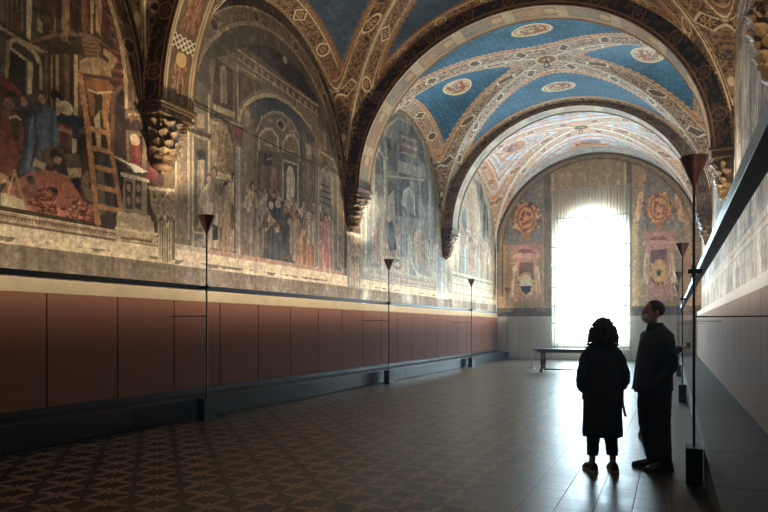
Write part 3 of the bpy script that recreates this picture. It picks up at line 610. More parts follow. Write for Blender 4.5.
# ------------------------------------------------------------------ end wall with window opening
WX0, WX1, WZ0, WSP, WR = -4.95, -1.78, .78, 5.35, 1.585
WXC = (WX0+WX1)/2
def end_wall():
    C = Canvas(XL, XR, 0, 9.9, .03, (164, 134, 98), proj_end); A, Z = C.A, C.Z
    C.c *= (.6+.8*fbm(A, Z, 1.2, 61, 5))[..., None]
    C.poly([(553, 130), (624, 130), (624, 190), (553, 194)], (150, 130, 94)); C.poly([(624, 140), (632, 140), (632, 320), (626, 320)], (92, 78, 56)); C.poly([(544, 155), (552, 150), (552, 312), (544, 312)], (96, 84, 62))
    C.line([(552.5, 150), (552.5, 312)], .1, (176, 160, 126)); C.line([(625, 148), (625, 300)], .12, (186, 170, 134))
    for s_ in (0, 1):
        if s_ == 0: U0, U1, uc, up = 504, 543, 526, 523
        else: U0, U1, uc, up = 638, 684, 659, 664
        m = lambda d: uc+d*(1 if s_ == 0 else 1.12)
        C.poly([(U0, 216-s_*8), (U0+10, 192-s_*20), (U1-8, 172), (U1, 172+s_*26), (U1, 245), (U0, 245)], (104, 108, 108), al=.85)
        for i in range(14): C.line([(rr2.uniform(U0, U1), rr2.uniform(176, 240)), (rr2.uniform(U0, U1), rr2.uniform(176, 240))], .07, rr2.choice([(160, 160, 150), (70, 72, 72), (140, 124, 96)]), al=.5)
        # oval shield with scrolls
        vy = 218 if s_ == 0 else 208
        C.ell((m(0), vy), (15, 16), (104, 62, 38)); C.ell((m(0), vy), (12.5, 15.5), (190, 132, 80)); C.ell((m(0), vy), (9, 12), (120, 64, 40)); C.ell((m(0), vy), (7.6, 10.6), (206, 150, 88))
        for i in range(9):
            t = i*.7+rr2.uniform(0, .6); q_ = rr2.uniform(.5, 1.2); C.ell((m(4.4*q_*math.cos(t)), vy+6.5*q_*math.sin(t)), (1.5, 2.0), (132, 58, 38))
        for t in range(40):
            ta = rr2.uniform(0, 6.28); rd = rr2.uniform(.82, 1.12); C.ell((m(13.5*rd*math.cos(ta)), vy+15*rd*math.sin(ta)), (rr2.uniform(.9, 2.4), rr2.uniform(.9, 2.6)), rr2.choice([(214, 176, 120), (150, 96, 60), (190, 146, 104), (70, 48, 36), (120, 104, 84)]))
        if s_: 
            for q in (-1, 1):
                C.poly([(m(q*14), 196), (m(q*19), 194), (m(q*23), 222), (m(q*17), 220)], (206, 164, 128), folds=.3); C.ell((m(q*16), 195), (2.6, 3.4), (214, 178, 142))
        C.poly([(m(-4), vy+14), (m(4), vy+14), (m(2), vy+22), (m(-2), vy+22)], (170, 112, 60))
        # pink painted aedicule
        pv = 245 if s_ == 0 else 232
        C.poly([(U0+1, pv-3), (U1-1, pv-5), (U1-1, 307), (U0+1, 309)], (134, 116, 88), al=.6)
        C.poly([(m(-15), pv), (m(16), pv-1), (m(16), pv+4), (m(-15), pv+5)], (168, 122, 112))
        C.poly([(m(-14), pv+9), (m(-12), pv+4), (m(-6), pv), (m(5), pv-.5), (m(11), pv+3), (m(14), pv+9)], (176, 128, 118)); C.poly([(m(-9), pv+8), (m(-5), pv+4), (m(4), pv+4), (m(9), pv+8)], (116, 62, 56))
        C.poly([(m(-15), pv+9), (m(15), pv+8), (m(15), pv+13), (m(-15), pv+14)], (190, 146, 134))
        C.poly([(m(-12), pv+13), (m(12), pv+12), (m(12), 300), (m(-12), 301)], (178, 134, 122)); C.poly([(m(-7), pv+18), (m(7), pv+17), (m(7), pv+36), (m(-7), pv+37)], (104, 70, 64))
        vs_ = pv+40
        for q in (-1, 1): C.poly([(m(q*9), vs_-14), (m(q*13), vs_-16), (m(q*16), vs_+10), (m(q*10), vs_+12)], (206, 176, 150), folds=.4); C.ell((m(q*11), vs_-16), (2.4, 3), (216, 186, 156))
        C.ell((m(0), vs_), (9, 13), (206, 160, 110)); C.ell((m(0), vs_), (6.4, 10), (222, 206, 172) if s_ == 0 else (222, 176, 104))
        if s_ == 0: C.poly([(m(-5.8), vs_+1), (m(5.8), vs_+1), (m(4), vs_+7), (m(0), vs_+10), (m(-4), vs_+7)], (34, 30, 30))
        else: C.ell((m(0), vs_+1), (2.4, 3.2), (60, 44, 36)); 
        for t in range(26):
            ta = rr2.uniform(0, 6.28); C.ell((m(8.2*math.cos(ta)), vs_+12*math.sin(ta)), (rr2.uniform(.8, 1.7), rr2.uniform(.8, 1.9)), rr2.choice([(176, 130, 84), (222, 190, 140), (110, 74, 50), (206, 168, 120)]))
        C.line([(m(-16), 296), (m(16), 295)], .08, (186, 150, 130))
    C.rect(XL, XR, 2.05, 2.5, (74, 62, 46)); C.rect(XL, XR, 2.05, 2.12, (50, 44, 38)); C.rect(XL, XR, 2.48, 2.54, (150, 130, 96))
    C.rect(XL, XR, 0, 2.05, (150, 138, 118))
    r = np.hypot(A-XC, np.maximum(Z-SPR, 0)*1.02)
    C.put((slice(None), slice(None)), (r > 4.2) & (Z > 3), (150, 126, 92), .85); C.put((slice(None), slice(None)), (np.abs(r-4.2) < .04) & (Z > 3), (84, 70, 50), .8)
    C.age(.25, (168, 142, 108), 65, .2, desat=.0); C.c *= np.array([1.35, 1.27, 1.2])
    P = np.stack([C.A, np.full_like(C.A, YE), C.Z], -1)
    hole = (A > WX0+.0) & (A < WX1-.03) & (Z > WZ0) & ((Z < WSP) | (np.hypot(A-WXC, Z-WSP) < WR))
    tag(grid_mesh('wall_end', P, C.c, M_fresco, keep=~hole), kind='structure')
end_wall()
# jambs: thick wall round the opening, sill and glazed frame
M_jamb = mat('whitewashed_stone', (214, 208, 196), .8, noise=.06)
out = [(WX0, WZ0), (WX1, WZ0)]+[(WXC+WR*math.cos(PI*i/24), WSP+WR*math.sin(PI*i/24)) for i in range(25)]
bm = bmesh.new()
a = [bm.verts.new((x, YE-.01, z)) for x, z in out]; b = [bm.verts.new((WXC+(x-WXC)*.93, YE+.55, WZ0+(z-WZ0)*.975+.05)) for x, z in out]
n = len(out)
for i in range(n): bm.faces.new((a[i], a[(i+1) % n], b[(i+1) % n], b[i]))
tag(obj('wall_end', bm, M_jamb), kind='structure')
M_frame = mat('window_frame_paint', (120, 126, 130), .5)
M_glass = bpy.data.materials.new('window_glass'); M_glass.use_nodes = True
nt = M_glass.node_tree; nt.nodes.clear()
o_ = nt.nodes.new('ShaderNodeOutputMaterial'); tr = nt.nodes.new('ShaderNodeBsdfTransparent'); gl = nt.nodes.new('ShaderNodeBsdfGlossy'); mx = nt.nodes.new('ShaderNodeMixShader')
gl.inputs['Roughness'].default_value = .05; mx.inputs[0].default_value = .06; tr.inputs[0].default_value = (.95, .98, 1, 1)
nt.links.new(tr.outputs[0], mx.inputs[1]); nt.links.new(gl.outputs[0], mx.inputs[2]); nt.links.new(mx.outputs[0], o_.inputs[0])
def window():
    bm = bmesh.new(); y0, y1 = YE+.45, YE+.52
    x0, x1 = WXC-1.46, WXC+1.46
    for x in (x0, WXC-.5, WXC+.5, x1-.08): box(bm, x, x+.05 if 0 < abs(x-WXC) < 1 else x+.08, y0, y1, WZ0, WSP)
    for z in (WZ0, 1.5, 2.35, 3.2, 4.05, 4.9, WSP+.0): box(bm, x0, x1, y0, y1, z, z+.045)
    pts = [(WXC+1.45*math.cos(PI*i/24), y0+.03, WSP+1.45*math.sin(PI*i/24)) for i in range(25)]
    tube(bm, pts, .04, 6)
    for t in (45, 90, 135): tube(bm, [(WXC, y0+.03, WSP), (WXC+1.45*math.cos(math.radians(t)), y0+.03, WSP+1.45*math.sin(math.radians(t)))], .025, 6)
    f = tag(obj('window_1', bm, M_frame), kind='structure')
    bm = bmesh.new(); loft(bm, [[(x, YE+.48, z) for x, z in [(WXC+(x-WXC)*.92, z) for x, z in out]], [(x, YE+.486, z) for x, z in [(WXC+(x-WXC)*.92, z) for x, z in out]]])
    obj('pane', bm, M_glass, f)
window()

# ------------------------------------------------------------------ vaults
AX, AZ = 4.5, 4.1
HB = BAY/2-.33
def zA(x, y, h, AZ=4.1): return SPR+AZ*np.sqrt(np.clip(1-(x/AX)**2, 0, 1))+.12*(1-(y/h)**2)*np.sqrt(np.clip(1-(x/AX)**2, 0, 1))
def zB(x, y, h, k=.9): return SPR+(3.32+k*(1-(x/AX)**2))*np.sqrt(np.clip(1-(y/h)**2, 0, 1))
GOLD = (178, 140, 88); CRE = (206, 186, 146); ORG = (122, 84, 56); DRK = (62, 46, 34)
def motif_band(s, t, w_, style, seed):
    """colour of a painted border at cross position s (0..w_) and length t; returns rgb, mask"""
    r = s/w_
    col = np.empty(s.shape+(3,)); 
    if style == 0: base = (92, 68, 48); fil = (142, 110, 74); line = CRE; edge = ORG
    elif style == 1: base = (206, 188, 164); fil = (120, 84, 68); line = (244, 230, 200); edge = (214, 148, 92)  # lighter border colours carry the daylight falling on this bay
    else: base = (222, 212, 196); fil = (206, 150, 106); line = (232, 226, 214); edge = (206, 128, 76)
    col[:] = sr(base)
    o = fbm(s*38, t*30, 1, seed, 2); col[o > .54] = sr(fil); col[o < .40] = sr(tuple(np.array(base)*(.5 if style == 0 else .8)))
    # motifs: alternating roundel / lozenge
    step = 1.15; k = np.floor(t/step); tt = t-(k+.5)*step; ss = s-.5*w_; R = w_*.3
    odd = (k.astype(int) % 2).astype(bool)
    q1 = np.hypot(tt, ss); q2 = (np.abs(tt)+np.abs(ss))*.82
    q = np.where(odd, q1, q2)
    col[q < R*1.12] = sr(line); col[q < R*.86] = sr(DRK if style == 0 else (96, 84, 76)); 
    pet = (np.cos(8*np.arctan2(ss, tt)) > .1) & (q1 < R*.62); col[pet] = sr(fil if style else (196, 150, 96))
    def ln(a, b, c): col[(r > a) & (r < b)] = sr(c)
    if style < 2:
        ln(0, .05, line); ln(.05, .08, DRK); ln(.1, .125, line); ln(.15, .17, fil); ln(.76, .78, fil); ln(.81, .845, line); ln(.86, .91, edge); ln(.93, .96, GOLD)
    else:
        ln(0, .12, (226, 220, 208)); ln(.2, .25, edge); ln(.3, .36, (150, 150, 146)); ln(.62, .68, edge); ln(.74, .8, edge); ln(.86, 1, (206, 202, 192))
    return col
def vault_bay(y0, y1, style, nx, ny, name='ceiling'):
    yc = (y0+y1)/2; h = (y1-y0)/2-.28
    th = np.linspace(-PI/2, PI/2, nx); ph = np.linspace(-PI/2, PI/2, ny)
    TH, PH = np.meshgrid(th, ph); X = AX*np.sin(TH); Y = h*np.sin(PH)
    hz = 4.34 if style == 2 else AZ
    kb = .9+hz-AZ
    a, b = zA(X, Y, h, hz), zB(X, Y, h, kb); Zz = np.maximum(a, b); isA = a > b
    e = 1e-3
    ax = (zA(X+e, Y, h, hz)-zA(X-e, Y, h, hz))/(2*e); bx = (zB(X+e, Y, h, kb)-zB(X-e, Y, h, kb))/(2*e)
    ay = (zA(X, Y+e, h, hz)-zA(X, Y-e, h, hz))/(2*e); by = (zB(X, Y+e, h, kb)-zB(X, Y-e, h, kb))/(2*e)
    gx, gy = ax-bx, ay-by
    dA = np.sqrt((gx**2)/(1+ax**2)+gy**2); dB = np.sqrt(gx**2+(gy**2)/(1+by**2))
    sg = np.abs(a-b)/np.maximum(np.where(isA, dA, dB), .05)
    tg = np.where(isA, 4.3*np.abs(TH), 3.4*np.abs(PH))
    wG = .47 if style < 2 else .5
    P = np.stack([XC+X, yc+Y, Zz], -1)
    tA, tB = 4.3*np.abs(TH), 3.4*np.abs(PH)
    sA, sB = h-np.abs(Y), AX-np.abs(X)
    blue = {0: (52, 70, 88), 1: (40, 98, 130), 2: (206, 214, 220)}[style]  # daylit bay bluer, dim near bays greyer: light put into the web colour
    col = np.empty(X.shape+(3,)); n = fbm(X*1.3+9, Y*1.3+yc, 1.2, 13, 5); f = fbm(X, Y, 9, 23, 3)
    col[:] = sr(blue); col *= (.6+.8*n)[..., None]*(.75+.5*f)[..., None]
    if style < 2:     # gilded stars
        gu, gv = np.where(isA, tA*np.sign(TH), X), np.where(isA, Y, tB*np.sign(PH))
        cu, cv = gu/.16, gv/.16; du, dv = cu-np.round(cu), cv-np.round(cv)
        st = (np.hypot(du, dv) < .16) & (vnoise(np.round(cu)*3.3, np.round(cv)*5.1, 1, 3) > .35)
        col[st] = col[st]*.6+sr((84, 92, 92) if style == 0 else (140, 168, 176))*.4
    # medallions
    def medal(u, v, ru, rv, m):
        q = np.hypot(u/ru, v/rv)
        col[m & (q < 1)] = sr((232, 214, 176)); col[m & (q < .86)] = sr((140, 96, 66)); col[m & (q < .8)] = sr((228, 206, 170) if style < 2 else (84, 130, 172))
        o = fbm(u*9+3, v*9+yc, 1, 31, 3); col[m & (q < .74) & (o > .5)] = sr((150, 92, 62)); col[m & (q < .74) & (o < .38)] = sr((96, 84, 84))
    mk = 1.5 if style == 2 else 1.22
    medal(tA*np.sign(TH), np.abs(Y)-h*.60, .42*mk, .3*mk, isA)
    medal(tB*np.sign(PH), np.abs(X)-2.75, .42*mk, .36*mk, ~isA)
    # fringed edges then the borders
    wA, wB = (.42, .52) if style < 2 else (.6, .6)
    zig = .05*np.abs(((np.where(isA, tA, tB)/.14) % 1)*2-1)
    def border(s, t, w_, m, seed):
        s = np.clip(s, 0, None)
        fr = m & (s < w_+.02+zig) & (s >= w_*.9)
        if style < 2: col[fr] = sr(ORG if style == 0 else (206, 160, 120))
        mm = m & (s < w_); cb = motif_band(s, t, w_, style, seed); col[mm] = cb[mm]
    if style < 2:
        border(sA, tA, wA, isA, 33); 
    border(sB, tB, wB, ~isA, 34); border(sg, tg, wG, np.ones_like(isA), 35)
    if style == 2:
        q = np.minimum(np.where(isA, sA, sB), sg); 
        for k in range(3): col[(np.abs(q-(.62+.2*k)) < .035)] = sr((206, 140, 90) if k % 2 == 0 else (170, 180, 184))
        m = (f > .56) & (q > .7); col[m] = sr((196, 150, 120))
    # crown
    rc = np.hypot(X, Y); col[rc < .34] = sr(CRE); col[rc < .26] = sr((120, 80, 50)); col[rc < .12] = sr(GOLD)
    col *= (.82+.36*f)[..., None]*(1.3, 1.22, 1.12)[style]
    o = grid_mesh(name, P, col, M_vault); tag(o, kind='structure'); return o
edges = [YB]+[ARCH_Y[0]]+ARCH_Y[1:]+[YE]
res = [(80, 60), (330, 250), (640, 520), (520, 420), (420, 320)]
sty = [0, 0, 0, 1, 2]
for k in range(5): vault_bay(edges[k], edges[k+1], sty[k], *res[k])

# transverse arches
IA, IZ = 4.1, 3.86
def arch(y, style, nth, trim):
    dep = .36; IZ = {3: 3.79, 4: 3.98}.get(trim, 3.84)
    th = np.linspace(0, PI, nth)
    # profile across: front outer -> front inner -> intrados -> back inner -> back outer ; f in 0..1
    segs = [(0, .5)]
    prof = []
    for s in np.linspace(0, 1, 26): prof.append(('f', s))
    for s in np.linspace(0, 1, 40)[1:]: prof.append(('i', s))
    for s in np.linspace(0, 1, 14)[1:]: prof.append(('b', s))
    P = np.zeros((len(prof), nth, 3)); col = np.zeros((len(prof), nth, 3))
    t = th*4.0
    for j, (k, s) in enumerate(prof):
        q = 1-s if k == 'f' else (0 if k == 'i' else s)
        a_, b_ = IA+(4.52-IA)*q, IZ+(4.32-IZ)*q
        yy = {'f': -dep, 'i': -dep+2*dep*s, 'b': dep}[k]
        if k == 'i':                       # small roll mouldings on both arrises
            rr = .03*(1 if s < .04 or s > .96 else 0); a_ -= rr; b_ -= rr
        P[j, :, 0] = XC-a_*np.cos(th); P[j, :, 1] = y+yy; P[j, :, 2] = SPR+b_*np.sin(th)
        ss = np.full(nth, s)
        if k in 'fb':
            r = s if k == 'f' else 1-s
            if style == 2: base = (150, 136, 112); dk = (104, 90, 70)
            else: base = (66, 46, 32); dk = (38, 28, 22)
            c = np.empty((nth, 3)); c[:] = sr(base); o = fbm(t*12, ss*.42*18+y, 1, 5, 2); c[o < .46] = sr(dk); c[o > .62] = sr((110, 76, 48))
            step = .95; tt = t-(np.floor(t/step)+.5)*step; q_ = np.hypot(tt, (r-.55)*.36)
            c[(q_ < .135)] = sr((160, 116, 72)); c[q_ < .11] = sr((58, 40, 30)); c[(q_ < .075) & (np.cos(6*np.arctan2((r-.55)*.36, tt)) > 0)] = sr((140, 100, 64))
            if r < .1: c[:] = sr((176, 128, 76))
            elif r < .16: c[:] = sr((50, 36, 26))
            elif .86 < r < .93: c[:] = sr((170, 124, 74))
            if .1 < r < .22 and int(r*60) % 2: 
                c[(np.floor(t/.05) % 2) > 0] = sr((150, 110, 68))
        else:
            base = {0: (206, 184, 142), 1: (214, 198, 168), 2: (200, 186, 158)}[style]
            c = np.empty((nth, 3)); c[:] = sr(base)
            w_ = abs(s-.5)*2*dep
            step = 1.25; k_ = np.floor(t/step+.15); tt = t-(k_+.35)*step
            pan = (np.abs(tt) < .5) & (w_ < .24)
            lat = (np.abs(tt) >= .5) & (w_ < .24)
            c[pan] = (sr((120, 92, 62) if style < 2 else (170, 160, 140))*(.5+fbm(t*9, np.full(nth, s*17), 1, 19, 3))[:, None])[pan]
            # saints in their panels
            yl = (s-.5)*2*dep
            body = (np.abs(yl) < .13-.06*np.clip(tt+.1, 0, 1)) & (np.abs(tt+.06) < .36); fold = fbm(np.full(nth, yl*30), t*3, 1, 9, 2)
            rob = np.where((k_ % 2)[:, None] > 0, sr((170, 120, 80)), sr((110, 118, 116)) if style else sr((150, 112, 76)))
            body = (np.abs(yl+.02*np.sin(tt*14)) < .15-.09*np.clip(tt+.1, 0, 1)+.02*np.sin(tt*31)) & (np.abs(tt+.06) < .38)
            c[body] = (rob*(.25+1.5*(np.abs(((fold*6) % 1)-.5)*2))[:, None])[body]; c[(np.abs(w_-.05) < .012) & body] *= .5
            hd = np.hypot(tt-.36, yl) < .09; c[np.hypot(tt-.36, yl) < .12] = sr((222, 178, 96)); c[hd] = sr((206, 164, 124))
            ltt = (np.abs(np.sin((t+yl)*28)) > .86) | (np.abs(np.sin((t-yl)*28)) > .86)
            c[lat] = sr((84, 60, 44) if style < 2 else (200, 190, 168)); c[lat & ltt] = sr((232, 214, 176))
            if style == 1: c = c*.65+sr((206, 190, 164))*.35
            if style == 2: c = c*.45+sr((206, 196, 176))*.55
            if .285 < w_ < .30 or w_ > .335: c[:] = sr((120, 84, 56))
        n = fbm(t*3, np.full(nth, s*2.+y), 1, 17, 4)
        col[j] = c*(.75+.5*n)[:, None]
    o = grid_mesh('trim_%d' % trim, P, col, M_vault, smooth=False); tag(o, kind='structure')
for k, y in enumerate(ARCH_Y): arch(y, [0, 0, 1, 2][k], [300, 900, 700, 500][k], k+1)
# moulded end-wall arch
bm = bmesh.new(); 
pts = [(XC-4.42*math.cos(PI*i/60), YE-.06, SPR+4.28*math.sin(PI*i/60)) for i in range(61)]
tube(bm, pts, .07, 8); tag(obj('trim_5', bm, mat('ochre_moulding', (150, 126, 88), .8), smooth=True), kind='structure')
# piers' flat faces between the lunettes are part of the walls; back wall and roof slab close the hall
bm = bmesh.new(); box(bm, XL-.4, XR+.4, YB-.3, YB, 0, 9.9); tag(obj('wall_back', bm, M_dull), kind='structure')
bm = bmesh.new(); box(bm, XL-.4, XR+.4, YB-.3, YE+.6, 9.8, 9.95); tag(obj('ceiling', bm, M_dull), kind='structure')

# ------------------------------------------------------------------ floor
def floor_mat():
    m = bpy.data.materials.new('cement_tiles'); m.use_nodes = True; nt = m.node_tree; b = nt.nodes['Principled BSDF']
    N, L = nt.nodes.new, nt.links.new
    def sock(n, i, v):
        if isinstance(v, (int, float)): n.inputs[i].default_value = v
        else: L(v, n.inputs[i])
    def M(op, a, b_=None, c=None):
        n = N('ShaderNodeMath'); n.operation = op; sock(n, 0, a)
        if b_ is not None: sock(n, 1, b_)
        if c is not None: sock(n, 2, c)
        return n.outputs[0]
    def mixc(f, a, b_):
        n = N('ShaderNodeMix'); n.data_type = 'RGBA'; sock(n, 0, f)
        for i, v in ((6, a), (7, b_)):
            if isinstance(v, tuple): n.inputs[i].default_value = (*sr(v), 1)
            else: L(v, n.inputs[i])
        return n.outputs[2]
    tc = N('ShaderNodeTexCoord'); sp = N('ShaderNodeSeparateXYZ'); L(tc.outputs['Object'], sp.inputs[0])
    X, Y = sp.outputs[0], sp.outputs[1]; T = .3
    px, py = M('DIVIDE', X, T), M('DIVIDE', Y, T); rx, ry = M('ROUND', px), M('ROUND', py)
    dx, dy = M('ABSOLUTE', M('SUBTRACT', px, rx)), M('ABSOLUTE', M('SUBTRACT', py, ry))      # 0 at lattice line .. .5
    par = M('ABSOLUTE', M('MODULO', M('ADD', rx, ry), 2))                                     # 0 flower, 1 crossing
    par = M('GREATER_THAN', .5, par)
    def lens(d, e):   # d across, e along
        wdt = M('MULTIPLY', M('SINE', M('MULTIPLY', e, PI)), .11)
        outer = M('LESS_THAN', d, wdt); inner = M('LESS_THAN', d, M('SUBTRACT', wdt, .055))
        return M('SUBTRACT', outer, M('MULTIPLY', inner, .0))
    petal = M('MAXIMUM', lens(dx, dy), lens(dy, dx))
    al = M('MULTIPLY', M('ADD', dx, dy), .7071); ac = M('MULTIPLY', M('ABSOLUTE', M('SUBTRACT', dx, dy)), .7071)
    wd = M('MULTIPLY', M('SINE', M('MULTIPLY', M('MINIMUM', al, .40), PI/.40)), .065)
    diag = M('MULTIPLY', M('LESS_THAN', ac, wd), M('MULTIPLY', par, M('LESS_THAN', al, .40)))
    petal = M('MAXIMUM', petal, diag)
    dist = M('SQRT', M('ADD', M('MULTIPLY', dx, dx), M('MULTIPLY', dy, dy)))
    red = M('MULTIPLY', M('LESS_THAN', dist, .30), par)
    dot = M('MULTIPLY', M('LESS_THAN', dist, .055), par)
    nz = N('ShaderNodeTexNoise'); nz.inputs['Scale'].default_value = .9; nz.inputs['Detail'].default_value = 6; L(tc.outputs['Object'], nz.inputs[0])
    nf = N('ShaderNodeTexNoise'); nf.inputs['Scale'].default_value = 14; nf.inputs['Detail'].default_value = 5; L(tc.outputs['Object'], nf.inputs[0])
    wn = N('ShaderNodeTexWhiteNoise'); wn.noise_dimensions = '2D'; cb = N('ShaderNodeCombineXYZ')
    L(M('FLOOR', px), cb.inputs[0]); L(M('FLOOR', py), cb.inputs[1]); L(cb.outputs[0], wn.inputs['Vector'])
    c = mixc(red, (38, 36, 35), (84, 52, 40)); c = mixc(M('MULTIPLY', petal, .9), c, (206, 178, 136)); c = mixc(dot, c, (120, 70, 50))
    # worn, redder stretch and pattern faded out near the right-hand ledge for reflections and wear
    worn = M('MULTIPLY', M('SMOOTHSTEP' if False else 'MULTIPLY', nz.outputs[0], 1.0), .2)
    c = mixc(worn, c, (110, 84, 66))
    plain = mixc(wn.outputs['Value'], (70, 68, 66), (104, 98, 92))
    k = N('ShaderNodeMapRange'); L(M('ADD', X, M('MULTIPLY', nz.outputs[0], .5)), k.inputs[0]); k.inputs[1].default_value = -1.55; k.inputs[2].default_value = -.85
    c = mixc(k.outputs[0], c, plain)
    jx, jy = M('SUBTRACT', .5, M('ABSOLUTE', M('SUBTRACT', M('FRACT', M('ADD', px, .5)), .5))), M('SUBTRACT', .5, M('ABSOLUTE', M('SUBTRACT', M('FRACT', M('ADD', py, .5)), .5)))
    jd = M('MINIMUM', dx, dy); joint = M('LESS_THAN', jd, .012)
    c = mixc(M('MULTIPLY', joint, .75), c, (26, 24, 24))
    va = N('ShaderNodeMapRange'); L(nf.outputs[0], va.inputs[0]); va.inputs[3].default_value = .55; va.inputs[4].default_value = 1.2
    sc = N('ShaderNodeVectorMath'); sc.operation = 'SCALE'; L(c, sc.inputs[0]); L(M('MULTIPLY', va.outputs[0], .62), sc.inputs['Scale'])
    L(sc.outputs[0], b.inputs['Base Color'])
    rg = N('ShaderNodeMapRange'); L(nf.outputs[0], rg.inputs[0]); rg.inputs[3].default_value = .22; rg.inputs[4].default_value = .44
    L(M('ADD', M('ADD', rg.outputs[0], M('MULTIPLY', joint, .4)), M('MULTIPLY', wn.outputs['Value'], .06)), b.inputs['Roughness']); b.inputs['Specular IOR Level'].default_value = .34
    bp = N('ShaderNodeBump'); bp.inputs['Strength'].default_value = .14; bp.inputs['Distance'].default_value = .01
    hh = M('ADD', M('MULTIPLY', M('MINIMUM', M('MULTIPLY', jd, 30), 1), .5), M('ADD', M('MULTIPLY', nf.outputs[0], .25), M('MULTIPLY', wn.outputs['Value'], .25)))
    L(hh, bp.inputs['Height']); L(bp.outputs[0], b.inputs['Normal'])
    return m
bm = bmesh.new(); box(bm, XL-.3, XR+.3, YB-.3, YE+.6, -.15, 0); tag(obj('floor', bm, floor_mat()), kind='structure')

# thin haze added in the hall to give the glow round the window
hz_ = bpy.data.materials.new('thin_haze'); hz_.use_nodes = True; nt = hz_.node_tree; nt.nodes.clear()
o_ = nt.nodes.new('ShaderNodeOutputMaterial'); v_ = nt.nodes.new('ShaderNodeVolumeScatter'); v_.inputs['Color'].default_value = (.72, .88, 1, 1); v_.inputs['Density'].default_value = .0030; v_.inputs['Anisotropy'].default_value = .55
nt.links.new(v_.outputs[0], o_.inputs['Volume'])
bm = bmesh.new(); box(bm, XL-.2, XR+.2, YB+.1, YE-.01, -.05, 9.75); tag(obj('haze', bm, hz_), 'thin bright haze filling the hall in front of the window', 'haze', kind='stuff')
# ------------------------------------------------------------------ wall panelling
M_rust = mat('rust_brown_fabric', (126, 84, 66), .85, noise=.08, nscale=9, bump=.12, spec=.2)
M_taupe = mat('grey_brown_fabric', (158, 136, 120), .85, noise=.08, nscale=9, bump=.12, spec=.2)
M_black = mat('black_metal', (24, 24, 26), .45, noise=.1, spec=.4)
M_plat = mat('dark_grey_sheet_metal', (24, 27, 31), .34, noise=.12, nscale=3, bump=.05)
M_plat2 = mat('dark_grey_boards', (44, 43, 42), .55, noise=.14, nscale=3, bump=.08)
M_cop = mat('dark_copper', (110, 66, 54), .35, metal=.75, noise=.1)
LEFT_POLES = [8.07, 15.35, 23.0, 28.7]
RIGHT_POLES = [6.9, 14.2, 21.5, 28.2]
ORD = ['first', 'second', 'third', 'fourth', 'fifth', 'sixth', 'seventh', 'eighth', 'ninth']
NAMES = ['nearest', 'second', 'third', 'farthest']
def make_panel(name, m, x0, x1, y0, y1, z0, z1, hatch=None):
    bm = bmesh.new(); box(bm, x0, x1, y0+.011, y1-.011, z0, (hatch or z1)-(.006 if hatch else 0), .004)
    if not hatch: return obj(name, bm, m), None
    root = empty(name, ((x0+x1)/2, (y0+y1)/2, z0))
    off = Vector(root.location)
    o = obj('lower_board', bm, m, root); o.location = -off
    bm = bmesh.new(); box(bm, x0, x1, y0+.011, y1-.011, hatch, z1, .004); o = obj('hatch', bm, m, root); o.location = -off
    return root, o
def panels(side, poles, start, x0, x1, m, colour, ztop=2.0):
    y = start; cnt = {}; prev = None
    while y < YE-.3:
        y1 = min(y+1.2, YE-.07); mid = (y+y1)/2
        near = [i for i, p in enumerate(poles) if y <= p < y1]
        o, _ = make_panel('fabric_panel', m, x0, x1, y, y1, .36, ztop, None)
        k = sum(p < mid for p in poles)
        if near:
            lb = '%s panel right behind the %s lamp pole, %s wall' % (colour, NAMES[near[0]], side)
        else:
            cnt[k] = cnt.get(k, 0)+1
            if k == 0: lb = '%s panel on the %s wall before the nearest lamp, %s from the near end' % (colour, side, ORD[cnt[k]-1])
            elif k < 4: lb = '%s panel, %s one beyond the %s lamp, %s wall' % (colour, ORD[cnt[k]-1], NAMES[k-1], side)
            else: lb = '%s panel, %s beyond the %s lamp near the end wall, %s wall' % (colour, ORD[cnt[k]-1], NAMES[3], side)
        tag(o, lb, 'wall panel', 'fabric wall panels along the %s wall' % side)
        y += 1.2
panels('left', LEFT_POLES, 5.77-1.2, XL+.032, XL+.07, M_rust, 'rust brown')
panels('right', RIGHT_POLES, 4.9, XR-.2, XR-.162, M_taupe, 'grey brown')
M_end = mat('pale_grey_panel', (176, 168, 158), .7, noise=.06)
for i, (a, b, lb) in enumerate([(XL+.02, -6.75, 'pale grey end wall panel in the left corner of the hall'), (-6.73, -5.1, 'wide pale grey end wall panel left of the window behind the table'), (-5.08, -3.4, 'low pale grey panel under the left half of the window'), (-3.38, -1.7, 'low pale grey panel under the right half of the window, behind the woman'), (-1.68, -.3, 'pale grey end wall panel right of the window behind the man'), (-.28, XR-.2, 'pale grey end wall panel in the right corner of the hall')]):
    top = .74 if 'low' in lb else 2.05
    bm = bmesh.new(); box(bm, a, b, YE-.06, YE-.012, .01, top-(.42 if i in (0, 4) else 0), .004); o = obj('fabric_panel', bm, M_end)
    if i in (0, 4):
        bm = bmesh.new(); box(bm, a, b, YE-.06, YE-.012, top-.415, top, .004); obj('hatch', bm, M_end, o)
    tag(o, lb, 'wall panel', 'pale panels on the end wall')
